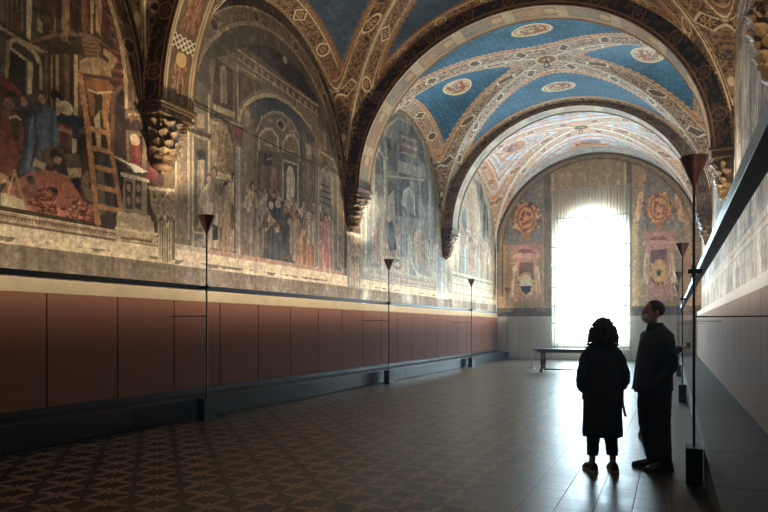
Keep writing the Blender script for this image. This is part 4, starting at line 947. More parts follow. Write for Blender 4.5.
# black backing added behind the panels to darken the gaps, cream rail board above them, low platforms
for nm, x0, x1 in (('backing_baseboard_left', XL, XL+.03), ('panel_backing_right', XR-.16, XR)):
    bm = bmesh.new(); box(bm, x0, x1, YB+.1, YE, .0, 2.0); tag(obj(nm, bm, M_black), kind='structure')
M_band = mat('aged_cream_band', (168, 150, 118), .85, noise=.2, nscale=4, bump=.2)
M_band2 = mat('pale_grey_band', (206, 202, 192), .85, noise=.15, nscale=4, bump=.2)
for nm, x0, x1 in (('trim_6', XL, XL+.05), ('trim_7', XR-.16, XR)):
    bm = bmesh.new(); box(bm, x0, x1, YB+.1, YE, 2.005, 2.19, .006); tag(obj(nm, bm, M_band if x0 < 0 else M_band2), kind='structure')
def platform(x0, x1, ya, yb, front, m, lb, side):
    bm = bmesh.new(); y = ya; i = 0
    while y < yb-.05:
        y1 = min(y+1.48, yb)
        box(bm, x0+(.012 if front == 'x0' else 0), x1-(.012 if front == 'x1' else 0), y+.004, y1-.004, .31, .36, .004)
        fx = x1-.03 if front == 'x1' else x0+.0
        box(bm, fx, fx+.03, y+.004, y1-.004, .04, .352, .003); y = y1
    root = obj('platform', bm, m); tag(root, lb, 'platform')
    bm = bmesh.new(); box(bm, x0+.05, x1-.05, ya, yb, 0, .31); obj('core', bm, M_black, root)
    return root
platform(XL+.02, -7.17, -2.2, YE-.08, 'x1', M_plat, 'long low dark grey metal platform running along the foot of the left wall', 'left')
platform(.29, XR-.02, -2.2, YE-.08, 'x0', M_plat2, 'long low dark boarded platform along the foot of the right wall', 'right')
bm = bmesh.new(); box(bm, XL+.07, XL+.12, -2, YE-.1, .36, .44); tag(obj('backing_baseboard_left', bm, M_black), kind='structure')

# ------------------------------------------------------------------ light rails and uplighter lamps
M_rail = mat('daylit_rail_metal', (112, 130, 146), .4, metal=.2, noise=.08)  # blue window light on the right rail put into its colour
M_strip = mat('warm_light_strip', (255, 214, 150), .5, emit=(255, 205, 140), estr=4)
def rail(x0, x1, lb, ya, yb, power, tilt):
    bm = bmesh.new(); box(bm, x0, x1, ya, yb, 2.155, 2.23, .003); o = obj('light_rail', bm, M_rail if x0 > -2 else M_black)
    tag(o, lb, 'light rail')
    sx = x0-.003 if x0 < -2 else x1; bm = bmesh.new(); box(bm, sx, sx+.003, ya+.05, yb-.05, 2.185, 2.205); obj('light_strip', bm, M_strip, o)
    n = 4
    for i in range(n):
        L_ = (yb-ya)/n; pw = power[i]
        lamp('rail_light', 'AREA', (x0-.008 if x0 < -2 else x1+.008, ya+(i+.5)*L_, 2.2), (0, tilt, 0), pw, ((1, .89, .74) if i < 2 else (.98, .94, .88)) if x0 < -2 else (1, .95, .88), shape='RECTANGLE', size=.05, size_y=L_-.1).rotation_euler = (0, tilt, 0)
rail(-7.136, -7.068, 'long dark metal light rail carried by the lamp poles in front of the left frescoes', 1.0, YE-.15, (40, 62, 76, 80), math.radians(120))
rail(.262, .345, 'long metal light rail carried by the lamp poles along the right wall', 1.0, YE-.15, (34, 50, 60, 50), math.radians(-130))
def make_uplighter(zt=3.38):
    root = empty('uplighter_lamp', (0, 0, 0))
    bm = bmesh.new(); box(bm, -.083, .083, -.15, .15, 0, .37, .004); obj('base', bm, M_black, root)
    bm = bmesh.new(); lathe(bm, [(.014, .37), (.014, zt-.3)], n=10); p = obj('pole', bm, M_black, root)
    bm = bmesh.new(); lathe(bm, [(.024, 2.14), (.024, 2.25)], n=10); box(bm, -.08, .06, -.02, .02, 2.17, 2.215); obj('rail_clamp', bm, M_black, p)
    bm = bmesh.new(); n = 28
    prof = [(.012, zt-.32), (.03, zt-.27), (.148, zt), (.142, zt), (.03, zt-.25)]
    lathe(bm, prof, n=n); bm2 = bmesh.new(); tube(bm2, [(0, 0, 1.72), (-.79, 0, 1.72)], .008, 6); obj('wall_bracket', bm2, M_black, root)
    s = obj('lamp_shade', bm, M_cop, root, smooth=False)
    bm = bmesh.new(); lathe(bm, [(.001, zt-.2), (.03, zt-.2), (.032, zt-.15), (.001, zt-.14)], n=12); obj('bulb', bm, mat('lamp_bulb', (255, 230, 190), .5, emit=(255, 214, 160), estr=12), s)
    return root
pl = make_uplighter(); first = True
UL = []
for side, ys, x in (('left', LEFT_POLES, -6.98), ('right', RIGHT_POLES, .2)):
    for i, y in enumerate(ys):
        o = pl if first else copy_tree(pl); first = False
        o.location = (x, y, 0); UL.append((side, i, x, y))
        if side == 'right': o.scale = (-.9, 1, .955 if i == 0 else .965)
        tag(o, 'slender black pole lamp with copper cone shade, %s of the four along the %s wall' % (NAMES[i], side), 'floor lamp', 'cone uplighters on tall poles')
        if i == 0 and side == 'left': pass
o = copy_tree(pl); o.location = (-6.98, .75, 0)
tag(o, 'slender black pole lamp with copper cone shade at the near end of the left wall', 'floor lamp', 'cone uplighters on tall poles')
lamp('lamp_light', 'SPOT', (-6.98, .75, 3.3), (PI, 0, 0), 900, (1, .80, .54), spot_size=math.radians(150), spot_blend=.8, shadow_soft_size=.1)
for side, i, x, y in UL:
    e = (420, 460, 260, 120)[i] if side == 'left' else (240, 320, 160, 60)[i]
    lamp('lamp_light', 'SPOT', (x, y, 3.2 if side == 'right' else 3.3), (PI, 0, 0), e, (1, .86, .66), spot_size=math.radians(132), spot_blend=.8, shadow_soft_size=.1)

# ------------------------------------------------------------------ carved corbels
M_gilt = mat('gilded_brown_wood', (88, 64, 32), .4, metal=.35, noise=.85, nscale=16, bump=.5)
def leaf(bm, base, out, h, w_, curl=.07, tilt=0):
    """acanthus leaf rising from base, curling outwards at the tip"""
    o = Vector((out[0], out[1], 0)).normalized(); s = Vector((-o.y, o.x, 0)); vr = []
    n = 8
    for i in range(n+1):
        t = i/n; wd = w_*(.55+.6*math.sin(PI*min(t*1.05, 1))**.8)*(1-.72*t**3)*(1+.18*math.sin(t*19))
        p = Vector(base)+Vector((0, 0, h*(t-.28*max(0, t-.75)*4*.3)))+o*(curl*(t**2.4)*1.6+tilt*t)
        if t > .85: p.z -= h*.10*(t-.85)/.15
        row = []
        for a in (-1, -.5, 0, .5, 1):
            row.append(p+s*a*wd/2+o*(.022*(1-abs(a)*1.6)*(1-t*.3)))
        vr.append(row)
    rings = [[tuple(q) for q in row]+[tuple(q-o*.03) for q in row[::-1]] for row in vr]
    loft(bm, rings)
def press(bm):
    for v in bm.verts: v.co.x = max(v.co.x, .003)
    return bm
def make_corbel():
    """half capital fixed on the wall; local origin at the wall face, +X points into the hall, z=0 at springing"""
    root = empty('corbel', (0, 0, 0))
    bm = bmesh.new()
    for z0, z1, hw, dp in ((-.04, 0.02, .42, .46), (-.09, -.04, .39, .42), (-.13, -.09, .36, .38), (-.2, -.13, .40, .40), (-.23, -.2, .34, .34)): box(bm, -.05, dp, -hw, hw, z0, z1, .012)
    for i in range(10): box(bm, .38, .415, -.37+i*.082, -.33+i*.082, -.19, -.14)
    obj('abacus', press(bm), M_gilt, root)
    bm = bmesh.new(); loft(bm, [ring(.04, 0, z, r*1.25, r*1.3, 20) for z, r in ((-1.04, .03), (-1.02, .12), (-.95, .18), (-.9, .13), (-.84, .17), (-.7, .2), (-.5, .22), (-.34, .24), (-.23, .3))])
    obj('bell', press(bm), M_gilt, root, smooth=True)
    bm = bmesh.new()
    for z, r, h, w_, n, c in ((-.95, .2, .3, .24, 5, .09), (-.70, .22, .34, .22, 5, .13), (-.5, .25, .28, .2, 6, .11), (-.82, .24, .3, .2, 4, .08)):
        for i in range(n):
            a = -PI/2+PI*(i+(.5 if n == 5 else 1))/(n if n == 5 else n+1); leaf(bm, (.04+r*math.cos(a), r*math.sin(a), z), (math.cos(a), math.sin(a)), h, w_, c)
    obj('acanthus_leaves', press(bm), M_gilt, root)
    for sgn in (-1, 1):
        bm = bmesh.new(); pts = []
        for i in range(26):
            t = i/25*3.3*PI; r = .085*(1-t/(3.6*PI)); pts.append((.30+r*math.cos(t)*.7, sgn*(.27+r*math.cos(t)*.7), -.31+r*math.sin(t)))
        tube(bm, pts, .02, 6); obj('volute', press(bm), M_gilt, root, smooth=True)
    bm = bmesh.new()
    ellipsoid(bm, (.25, 0, -.3), (.09, .075, .11)); ellipsoid(bm, (.335, 0, -.3), (.022, .016, .03)); ellipsoid(bm, (.325, 0, -.352), (.02, .03, .009))
    for s in (-1, 1): ellipsoid(bm, (.325, s*.03, -.275), (.015, .014, .009)); ellipsoid(bm, (.24, s*.09, -.26), (.05, .035, .05)); ellipsoid(bm, (.24, s*.07, -.2), (.06, .05, .04))
    obj('carved_head', press(bm), M_gilt, root, smooth=True)
    bm = bmesh.new(); ellipsoid(bm, (.05, 0, -1.03), (.06, .06, .07)); 
    for i in range(5):
        a = -PI/2+PI*(i+.5)/5; ellipsoid(bm, (.05+.07*math.cos(a), .07*math.sin(a), -1.0), (.03, .03, .045), 10)
    obj('finial', press(bm), M_gilt, root, smooth=True)
    return root
cb = make_corbel(); first = True
for side, X, rz in (('left', XL, 0), ('right', XR, PI)):
    for i, y in enumerate(ARCH_Y):
        if i == 0: continue
        o = cb if first else copy_tree(cb); first = False
        o.location = (X, y, SPR); o.rotation_euler = (0, 0, rz)
        tag(o, ['', 'gilded carved corbel with leaves under the nearest visible arch', 'gilded carved corbel with leaves under the middle arch', 'gilded carved corbel with leaves under the far arch'][i]+', %s wall' % side, 'corbel', 'carved corbels under the arches')
# small iron rings hanging from the crowns of the vault
M_iron = mat('dark_iron', (40, 34, 30), .5, metal=.6)
bm = bmesh.new(); tube(bm, [(0, 0, 0), (0, 0, .12)], .012, 6)
tube(bm, [(.07*math.cos(2*PI*i/16), 0, -.07+.07*math.sin(2*PI*i/16)) for i in range(17)], .012, 6)
hk = obj('iron_ring', bm, M_iron)
for i, (y, z, lb) in enumerate([(18.6, 9.33, 'small iron ring hanging from the crown of the blue vault'), (26.26, 9.55, 'small iron ring hanging from the crown of the pale far vault'), (11.34, 9.33, 'small iron ring hanging from the crown of the dim near vault')]):
    o = hk if i == 0 else copy_tree(hk); o.location = (XC, y, z); tag(o, lb, 'iron ring', 'iron rings on the vault crowns')

bm = bmesh.new(); tube(bm, [(XL+.03, y, 5.55-.11*((y-8.3)/6.7)+.02*math.sin(y)) for y in np.linspace(8.3, 15.0, 30)], .009, 6)
tag(obj('cable', bm, M_iron), 'thin dark cable strung along the left wall across the fresco with the great arch', 'cable')

# ------------------------------------------------------------------ curtain over the window
def curtain():
    m = bpy.data.materials.new('sheer_white_cloth'); m.use_nodes = True; nt = m.node_tree; nt.nodes.clear()
    N, L = nt.nodes.new, nt.links.new
    o = N('ShaderNodeOutputMaterial'); d = N('ShaderNodeBsdfDiffuse'); t = N('ShaderNodeBsdfTranslucent'); tr = N('ShaderNodeBsdfTransparent')
    d.inputs[0].default_value = (.72, .66, .52, 1); t.inputs[0].default_value = (.55, .51, .42, 1)
    m1 = N('ShaderNodeMixShader'); m1.inputs[0].default_value = .5; L(d.outputs[0], m1.inputs[1]); L(t.outputs[0], m1.inputs[2])
    m2 = N('ShaderNodeMixShader'); L(m1.outputs[0], m2.inputs[1]); L(tr.outputs[0], m2.inputs[2])
    tc = N('ShaderNodeTexCoord'); nz = N('ShaderNodeTexNoise'); nz.inputs['Scale'].default_value = 40; L(tc.outputs['Object'], nz.inputs[0])
    mr = N('ShaderNodeMapRange'); mr.inputs[3].default_value = .35; mr.inputs[4].default_value = .55; L(nz.outputs[0], mr.inputs[0]); L(mr.outputs[0], m2.inputs[0])
    L(m2.outputs[0], o.inputs[0])
    x0, x1, z0, z1, y = -5.12, -1.68, .5, 7.92, YE-.32
    bm = bmesh.new(); n, k = 260, 14; vr = []
    for j in range(k+1):
        z = z1+(z0-z1)*j/k; amp = .028+.03*j/k
        vr.append([bm.verts.new((x0+(x1-x0)*i/n, y+amp*math.sin(i*.62+.5*math.sin(i*.11))+.01*math.sin(i*.23+j), z)) for i in range(n+1)])
    for a, b in zip(vr[:-1], vr[1:]):
        for i in range(n): bm.faces.new((a[i], a[i+1], b[i+1], b[i]))
    root = empty('sheer_curtain', (XC, y, z0)); off = -Vector(root.location)
    c = obj('cloth', bm, m, root, smooth=True); c.location = off
    bm = bmesh.new(); tube(bm, [(x0-.05, y, z1+.01), (x1+.05, y, z1+.01)], .022, 8)
    c = obj('curtain_rod', bm, mat('pale_metal_rod', (170, 160, 140), .5), root); c.location = off
    for x in (x0, x1):
        bm = bmesh.new(); box(bm, x-.02, x+.02, y, YE+.01, z1-.02, z1+.03); c = obj('bracket', bm, M_frame, root); c.location = off
    for z in (6.6, 5.27, 4.3, 3.4, 2.5, 1.72, .62):
        bm = bmesh.new(); tube(bm, [(x0-.03, y-.09, z), (x1+.03, y-.09, z)], .026, 6); c = obj('batten', bm, M_frame, root); c.location = off
    tag(root, 'tall pale sheer curtain hanging over the bright end window', 'curtain')
    for x, lb in ((x0-.03, 'thin dark steel cord down the left edge of the sheer curtain'), (x1+.04, 'thin dark steel cord down the right edge of the sheer curtain')):
        bm = bmesh.new(); tube(bm, [(x, y+.05, 7.85), (x, y+.05, .02)], .014, 6); tag(obj('steel_cord', bm, M_frame), lb, 'cord', 'cords beside the curtain')
curtain()

# ------------------------------------------------------------------ table near the window
M_wood = mat('dark_walnut', (88, 60, 42), .35, noise=.3, nscale=4, bump=.1)
def table():
    W_, D_, H_ = 2.25, .8, .80
    root = empty('trestle_table', (-3.2, 21.8, 0), 0, 'long dark wooden table with a turned leg trestle, half hidden behind the woman', 'table')
    bm = bmesh.new(); box(bm, -W_/2, W_/2, -D_/2, D_/2, H_-.055, H_, .008); obj('tabletop', bm, M_wood, root)
    bm = bmesh.new(); box(bm, -W_/2+.12, W_/2-.12, -D_/2+.1, -D_/2+.14, H_-.13, H_-.055); box(bm, -W_/2+.12, W_/2-.12, D_/2-.14, D_/2-.1, H_-.13, H_-.055); obj('apron', bm, M_wood, root)
    for s in (-1, 1):
        for q in (-1, 1):
            bm = bmesh.new(); lathe(bm, [(.045, .1), (.06, .12), (.035, .17), (.055, .28), (.06, .4), (.032, .5), (.05, .56), (.035, .6), (.055, .64), (.055, H_-.12)], s*(W_/2-.28), q*(D_/2-.16), 14); obj('leg', bm, M_wood, root, smooth=True)
        bm = bmesh.new(); box(bm, s*(W_/2-.28)-.05, s*(W_/2-.28)+.05, -D_/2+.02, D_/2-.02, 0.0, .1, .015); obj('foot', bm, M_wood, root)
    bm = bmesh.new(); box(bm, -W_/2+.3, W_/2-.3, -.03, .03, .06, .11, .005); obj('stretcher', bm, M_wood, root)
    r2 = empty('barrier_post', (-4.75, 23.4, 0), 0, 'slender pale barrier post standing behind the left end of the table', 'post')
    bm = bmesh.new(); lathe(bm, [(.13, 0), (.13, .015), (.03, .03)], n=20); obj('base', bm, M_black, r2, smooth=True)
    bm = bmesh.new(); lathe(bm, [(.012, .03), (.012, 1.72)], n=8); obj('pole', bm, M_jamb, r2)
    bm = bmesh.new(); ellipsoid(bm, (0, 0, 1.74), (.022, .022, .022), 10); obj('knob', bm, M_jamb, r2, smooth=True)
table()

# ------------------------------------------------------------------ people
M_skin = mat('skin', (176, 128, 104), .55, noise=.06); M_navy = mat('navy_wool_coat', (34, 46, 66), .85, noise=.2, nscale=20, bump=.3)
M_suit = mat('dark_blue_suit', (32, 42, 60), .8, noise=.15, nscale=20, bump=.2); M_trou = mat('dark_trousers', (26, 30, 38), .85, noise=.15, bump=.2)
M_hair = mat('black_curly_hair', (24, 19, 17), .5, noise=.3, nscale=20); M_shoe = mat('dark_leather_shoe', (28, 24, 24), .35); M_sole = mat('pale_rubber_sole', (206, 200, 188), .6)
M_grey = mat('grey_brown_coat', (96, 86, 76), .85, noise=.15, bump=.2); M_tan = mat('light_tan_shoe', (176, 146, 112), .6); M_white = mat('white_face_mask', (200, 204, 206), .8)
def skin_body(name, joints, bones, parent, extra=None, voxel=.011):
    me = bpy.data.meshes.new(name); vs_ = [j[0] for j in joints]
    me.from_pydata(vs_, bones, []); o = bpy.data.objects.new(name, me); link(o)
    md = o.modifiers.new('skin', 'SKIN'); sk = me.skin_vertices[0].data
    for i, j in enumerate(joints): sk[i].radius = j[1] if isinstance(j[1], tuple) else (j[1], j[1]); sk[i].use_root = i == 0
    s = o.modifiers.new('sub', 'SUBSURF'); s.levels = 1; s.render_levels = 1
    dg = bpy.context.evaluated_depsgraph_get(); ev = o.evaluated_get(dg); m2 = bpy.data.meshes.new_from_object(ev)
    bm = bmesh.new(); bm.from_mesh(m2)
    if extra: extra(bm)
    bpy.data.objects.remove(o)
    o = obj(name, bm, M_skin, parent, smooth=True)
    r = o.modifiers.new('remesh', 'REMESH'); r.mode = 'VOXEL'; r.voxel_size = voxel; r.use_smooth_shade = True
    c = o.modifiers.new('smooth', 'SMOOTH'); c.factor = .5; c.iterations = 2
    return o
def head(bm, c, s=1., ang=0):
    """front of the face towards local -Y, turned by ang about z"""
    R = Matrix.Rotation(ang, 3, 'Z'); cv = Vector(c)
    def e(p, r, rot=None): ellipsoid(bm, cv+R @ (Vector(p)*s), [q*s for q in r], 20, R if rot is None else R @ rot)
    e((0, .018, .03), (.076, .095, .088)); e((0, -.02, -.035), (.060, .072, .082)); e((0, -.045, -.09), (.032, .035, .028))
    e((0, -.1, -.018), (.012, .02, .026)); e((0, -.094, .004), (.009, .012, .02)); e((0, -.086, -.062), (.026, .012, .008)); e((0, -.088, -.05), (.022, .012, .006))
    for q in (-1, 1):
        e((q*.078, .01, -.012), (.010, .02, .032)); e((q*.03, -.078, .012), (.014, .012, .010)); e((q*.03, -.082, .032), (.02, .01, .007)); e((q*.045, -.055, -.025), (.022, .022, .02))
def hand(bm, wr, d, up, s=1., curl=.6):
    """palm and five bent fingers; d = direction of fingers, up = back of the hand"""
    d = Vector(d).normalized(); up = (Vector(up)-d*Vector(up).dot(d)).normalized(); sd = d.cross(up)
    wr = Vector(wr)
    rot = Matrix((sd, d, up)).transposed()
    ellipsoid(bm, wr+d*.045*s, (.04*s, .052*s, .016*s), 14, rot)
    for i, (o, l) in enumerate(((-.03, .07), (-.01, .08), (.011, .076), (.03, .06))):
        p = wr+d*.085*s+sd*o*s; pts = [wr+d*.04*s+sd*o*.8*s, p]; a = 0; dd = d
        for k in range(3):
            a += curl*.75; dd = d*math.cos(a)-up*math.sin(a); p = p+dd*l*s*(.42, .32, .26)[k]; pts.append(p)
        tube(bm, pts, [.0095*s, .0095*s, .009*s, .0082*s, .0065*s], 8)
    p0 = wr+d*.02*s-sd*.03*s; p1 = p0+(d*.6-sd*.8).normalized()*.035*s-up*.008; p2 = p1+(d*.9-sd*.3-up*.4).normalized()*.032*s; p3 = p2+(d*.9-up*.5).normalized()*.026*s
    tube(bm, [p0, p1, p2, p3], [.013*s, .011*s, .010*s, .008*s], 8)
def std_skeleton(H, legs, arms, tors=0.):
    """legs: list of (hip, knee, ankle, toe); arms: list of (shoulder, elbow, wrist). front is -Y"""
    hz = H*.52; J = [((0, 0, hz), (.13, .10)), ((0, .0, H*.60), (.12, .09)), ((0, tors, H*.70), (.14, .095)), ((0, tors, H*.79), (.15, .085)), ((0, tors+.005, H*.845), (.055, .055)), ((0, tors-.01, H*.89), (.052, .055))]
    B = [(0, 1), (1, 2), (2, 3), (3, 4), (4, 5)]
    for hip, kn, an, toe in legs:
        k = len(J); J += [(hip, .085), (kn, .055), (an, .036), (toe, .034)]; B += [(0, k), (k, k+1), (k+1, k+2), (k+2, k+3)]
    for sh, el, wr in arms:
        k = len(J); J += [(sh, .055), (el, .04), (wr, .026)]; B += [(3, k), (k, k+1), (k+1, k+2)]
    return J, B
def sleeve(name, pts, rs, m, parent, cuff=None):
    """jacket sleeve: round tube with creases at the elbow"""
    pts = [Vector(p) for p in pts]; P, R = [], []
    n = 22
    for i in range(n+1):
        t = i/n*(len(pts)-1); k = min(int(t), len(pts)-2); f = t-k; f = f*f*(3-2*f) if False else f
        P.append(pts[k].lerp(pts[k+1], f)); R.append((rs[k]*(1-f)+rs[k+1]*f)*(1+.045*math.sin(i*2.1)))
    for _ in range(2): P = [P[0]]+[(P[i-1]+P[i]*2+P[i+1])/4 for i in range(1, n)]+[P[-1]]
    bm = bmesh.new(); tube(bm, P, R, 14); return obj(name, bm, m, parent, smooth=True)
def shoe(x, y, ang, m, ms, parent, L_=.27, w_=.095, heel=.02):
    bm = bmesh.new(); rings = []
    prof = [(.0, .55, .07), (.04, .8, .085), (.25, .82, .085), (.45, .8, .07), (.62, .95, .055), (.8, 1.0, .045), (.93, .8, .034), (1.0, .35, .022)]
    for t, wf, h in prof:
        yy = -t*L_+L_*.3; rings.append([(w_/2*wf*math.cos(a), yy, .022+max(0, math.sin(a))*h+min(0, math.sin(a))*.012) for a in [2*PI*i/16 for i in range(16)]])
    loft(bm, rings); o = obj('shoe', bm, m, parent, smooth=True); o.location = (x, y, 0); o.rotation_euler = (0, 0, ang)
    bm = bmesh.new(); sp = [(w_/2*wf*1.06*s, -t*L_*1.02+L_*.31) for s, seq in ((1, prof), (-1, prof[::-1])) for t, wf, h in seq]
    loft(bm, [[(a, b, z) for a, b in sp] for z in (0.001, .022)]); obj('sole', bm, ms, o)
    return o
def trouser(name, pts, rs, m, parent):
    bm = bmesh.new(); rings = []; n = 16
    for i in range(n+1):
        t = i/n*(len(pts)-1); k = min(int(t), len(pts)-2); f = t-k
        p = Vector(pts[k]).lerp(Vector(pts[k+1]), f); r = rs[k]*(1-f)+rs[k+1]*f
        rings.append(ring(p.x, p.y, p.z, r*(1+.03*math.sin(i*1.9)), r*1.08*(1+.03*math.cos(i*2.3)), 20, fold=.02, nf=5, ph=i*.4))
    loft(bm, rings); return obj(name, bm, m, parent, smooth=True)

def woman():
    root = empty('person', (-.68, 7.03, 0), math.radians(203), 'woman seen from behind with dark curly hair and a long dark coat', 'person')
    H = 1.62
    legs = [((s*.09, 0, .84), (s*.10, -.01, .46), (s*.11, .02, .08), (s*.125, -.12, .035)) for s in (-1, 1)]
    arms = [((s*.14, 0, 1.28), (s*.21, .04, 1.02), (s*.15, -.09, .87)) for s in (-1, 1)]
    J, B = std_skeleton(H, legs, arms)
    def ex(bm):
        head(bm, (0, -.01, 1.50), .98, .12)
        for s in (-1, 1): hand(bm, (s*.15, -.09, .87), (-s*.3, -.5, -.6), (s, 0, 0), .85, .5)
    skin_body('body', J, B, root, ex)
    bm = bmesh.new(); R = []
    spec = [(.37, .205, .15), (.42, .208, .152), (.6, .2, .145), (.8, .196, .142), (.95, .19, .135), (1.05, .178, .125), (1.18, .182, .122), (1.25, .184, .115), (1.30, .165, .105), (1.34, .12, .085), (1.39, .075, .07)]
    for i, (z, rx, ry) in enumerate(spec): R.append(ring(.0, .0, z, rx, ry, 60, fold=.035 if z < 1 else .012, nf=9, ph=z*1.5, sup=2.3))
    loft(bm, R); c = obj('coat', bm, M_navy, root, smooth=True)
    for s in (-1, 1):
        sleeve('sleeve', [(s*.10, 0, 1.315), (s*.17, .01, 1.23), (s*.235, .05, 1.0), (s*.215, -.02, .9), (s*.15, -.10, .85)], [.05, .064, .058, .054, .048], M_navy, c)
        bm = bmesh.new(); box(bm, s*.11-.06, s*.11+.06, -.165, -.12, .74, .9, .01); obj('pocket', bm, M_navy, c)
    bm = bmesh.new(); loft(bm, [ring(0, 0, z, r, r*.9, 30, fold=.02, nf=4) for z, r in ((1.34, .125), (1.38, .115), (1.42, .085), (1.40, .07))]); obj('collar', bm, M_navy, c, smooth=True)
    bm = bmesh.new(); loft(bm, [[(x0+.02*math.sin(k), y0, z) for x0, y0 in ((-.245, .0), (-.22, .0), (-.22, .012), (-.245, .012))] for k, z in enumerate((.95, .85, .75, .66, .58))]); tag(obj('belt_end', bm, M_black, c), 'loose belt end hanging')
    for s in (-1, 1):
        trouser('trouser_leg', [(s*.085, 0, .6), (s*.09, 0, .4), (s*.105, .01, .17)], [.09, .072, .06], M_trou, root)
        shoe(s*.115, .03, s*.12, M_shoe, M_sole, root, .255, .1)
    # curly hair: a mass of small coils
    bm = bmesh.new(); r = random.Random(9); cz = 1.485
    ellipsoid(bm, (0, .02, 1.545), (.098, .112, .098)); ellipsoid(bm, (0, .04, 1.43), (.128, .1, .12))
    for i in range(420):
        a = r.uniform(0, 2*PI); u = r.uniform(-.95, 1); z = u
        if math.sin(a) < -.35 and u < .62: continue
        wz = .132-.03*u-.04*max(u, 0)**2; rr_ = math.sqrt(max(0, 1-max(u, 0)**4))*(1-.25*max(-u-.6, 0))
        p = (wz*rr_*math.cos(a), .035+(wz-.015)*rr_*math.sin(a), cz+.15*z)
        q = Matrix.Rotation(r.uniform(0, PI), 3, 'Z') @ Matrix.Rotation(r.uniform(0, PI), 3, 'X')
        ellipsoid(bm, p, (r.uniform(.009, .017), r.uniform(.008, .014), r.uniform(.014, .03)), 8, q)
    obj('hair', bm, M_hair, root, smooth=True)
woman()
def man():
    root = empty('person', (-.155, 7.36, 0), math.radians(-66), 'man in a dark suit with shaved head and mask standing side on, facing left', 'person')
    legs = [((-.09, 0, .93), (-.10, -.05, .51), (-.10, .02, .09), (-.11, -.13, .035)), ((.09, 0, .93), (.10, -.0, .51), (.10, .05, .09), (.12, -.10, .035))]
    arms = [((-.18, .02, 1.44), (-.22, .07, 1.15), (-.155, -.03, .97)), ((.18, .02, 1.44), (.22, .07, 1.15), (.155, -.03, .97))]
    J, B = std_skeleton(1.8, legs, arms, .01)
    def ex(bm):
        head(bm, (0, -.035, 1.70), 1.08, 0)
        hand(bm, (-.155, -.03, .97), (.1, -.3, -.9), (-1, 0, 0), .95, .5); hand(bm, (.155, -.03, .97), (-.1, -.3, -.9), (1, 0, 0), .95, .5)
    skin_body('body', J, B, root, ex)
    bm = bmesh.new(); R = []
    for z, rx, ry, cy in ((.86, .2, .205, -.04), (.90, .2, .198, -.035), (1.0, .198, .19, -.03), (1.12, .195, .18, -.025), (1.25, .2, .175, -.01), (1.38, .205, .168, .01), (1.46, .2, .14, .02), (1.52, .13, .09, .022), (1.56, .07, .065, .01)):
        R.append(ring(0, cy, z, rx, ry, 56, fold=.014, nf=7, ph=z*4, sup=2.3))
    loft(bm, R); c = obj('jacket', bm, M_suit, root, smooth=True)
    for s in (-1, 1):
        sleeve('sleeve', [(s*.12, .02, 1.46), (s*.195, .035, 1.36), (s*.235, .075, 1.15), (s*.225, 0, 1.03), (s*.185, -.09, .96)], [.06, .076, .066, .06, .052], M_suit, c)
    bm = bmesh.new(); loft(bm, [ring(0, -.005, z, a, b, 30) for z, a, b in ((1.50, .105, .1), (1.56, .085, .085), (1.585, .075, .078), (1.57, .066, .068))]); obj('collar', bm, M_suit, c, smooth=True)
    trouser('trouser_leg', [(-.08, -.02, .96), (-.095, -.05, .7), (-.10, -.05, .5), (-.10, .02, .06)], [.12, .105, .09, .07], M_trou, root)
    trouser('trouser_leg', [(.08, 0, .96), (.095, .0, .7), (.10, .01, .5), (.10, .05, .06)], [.12, .105, .09, .07], M_trou, root)
    shoe(-.11, .0, -.1, M_shoe, M_black, root, .3, .1); shoe(.12, .04, .14, M_shoe, M_black, root, .3, .1)
    bm = bmesh.new(); ellipsoid(bm, (0, -.095, 1.645), (.062, .062, .055), 18); o = obj('face_mask', bm, M_white, root, smooth=True)
    bm = bmesh.new()
    for s in (-1, 1):
        tube(bm, [(s*.082, -.01, 1.70), (s*.078, -.1, 1.715)], .004, 6)
        tube(bm, [(s*.035+.027*math.cos(2*PI*i/16), -.125, 1.712+.02*math.sin(2*PI*i/16)) for i in range(17)], .0035, 6)
    obj('glasses', bm, M_black, root)
    bm = bmesh.new()
    ellipsoid(bm, (0, -.014, 1.733), (.0875, .108, .1), 28)
    for v in bm.verts:
        if v.co.y < -.075-.0*v.co.z: v.co.y = -.075+(v.co.y+.075)*.1
    bmesh.ops.delete(bm, geom=[v for v in bm.verts if v.co.z < 1.655+(.03-v.co.y)*.55], context='VERTS')
    tag(obj('hair', bm, M_hair, root, smooth=True), 'dark cap for the shade on the shaved head')  # dark cap added for the shading on the bald head
man()
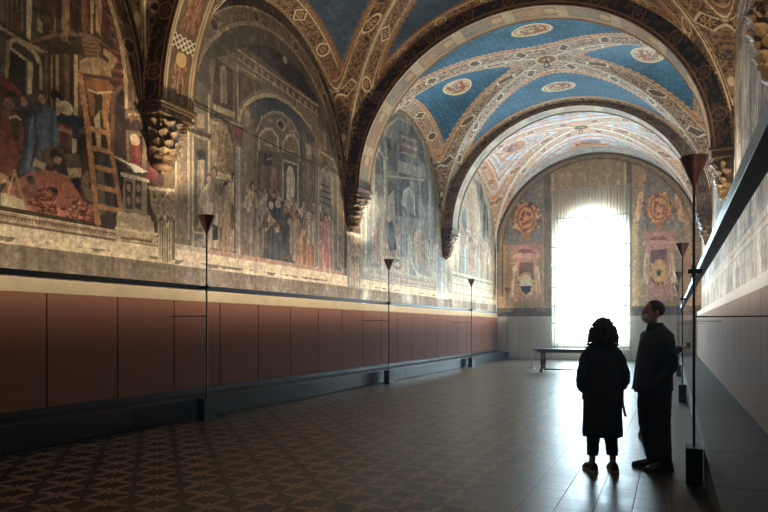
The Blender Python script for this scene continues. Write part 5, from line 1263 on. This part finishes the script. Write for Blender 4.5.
def visitor():
    root = empty('person', (-.30, 9.27, 0), math.radians(108), 'visitor in grey brown coat mostly hidden behind the man, holding out a phone', 'person')
    legs = [((s*.09, 0, .86), (s*.10, -.03, .47), (s*.10, .02, .08), (s*.12, -.13, .035)) for s in (-1, 1)]
    arms = [((-.18, 0, 1.36), (-.21, -.17, 1.2), (-.12, -.46, 1.40)), ((.18, 0, 1.36), (.21, -.16, 1.2), (.10, -.46, 1.40))]
    J, B = std_skeleton(1.66, legs, arms)
    def ex(bm):
        head(bm, (0, -.02, 1.54), 1, 0)
        hand(bm, (-.12, -.46, 1.40), (.15, -1, .15), (-.3, 0, 1), .95, .75); hand(bm, (.10, -.46, 1.40), (-.15, -1, .15), (.3, 0, 1), .95, .75)
    skin_body('body', J, B, root, ex)
    bm = bmesh.new(); loft(bm, [ring(0, 0, z, rx, ry, 50, fold=.02, nf=8, ph=z*3, sup=2.3) for z, rx, ry in ((.72, .22, .19), (.85, .215, .175), (1.0, .205, .16), (1.2, .2, .145), (1.32, .195, .12), (1.385, .14, .095), (1.42, .07, .068))])
    c = obj('coat', bm, M_grey, root, smooth=True)
    for s in (-1, 1): sleeve('sleeve', [(s*.16, 0, 1.34), (s*.2, -.06, 1.27), (s*.212, -.16, 1.2), (s*.18, -.26, 1.27), (s*.125, -.435, 1.39)], [.074, .07, .062, .055, .045], M_suit, c)
    for s in (-1, 1):
        trouser('trouser_leg', [(s*.08, 0, .8), (s*.095, -.02, .48), (s*.10, .02, .1)], [.11, .085, .068], M_trou, root); shoe(s*.12, .02, s*.1, M_tan, M_sole, root, .27, .1)
    bm = bmesh.new(); ellipsoid(bm, (0, .012, 1.57), (.09, .102, .095)); ellipsoid(bm, (0, .05, 1.5), (.08, .07, .09)); obj('hair', bm, M_hair, root, smooth=True)
    bm = bmesh.new(); box(bm, -.085, .065, -.59, -.58, 1.395, 1.475, .004); o = obj('phone', bm, M_black)
    root.scale = (.9, .9, .9); o.scale = root.scale; o.location = root.location; o.rotation_euler = root.rotation_euler; tag(o, 'dark phone held out by the visitor behind the man', 'phone')
visitor()
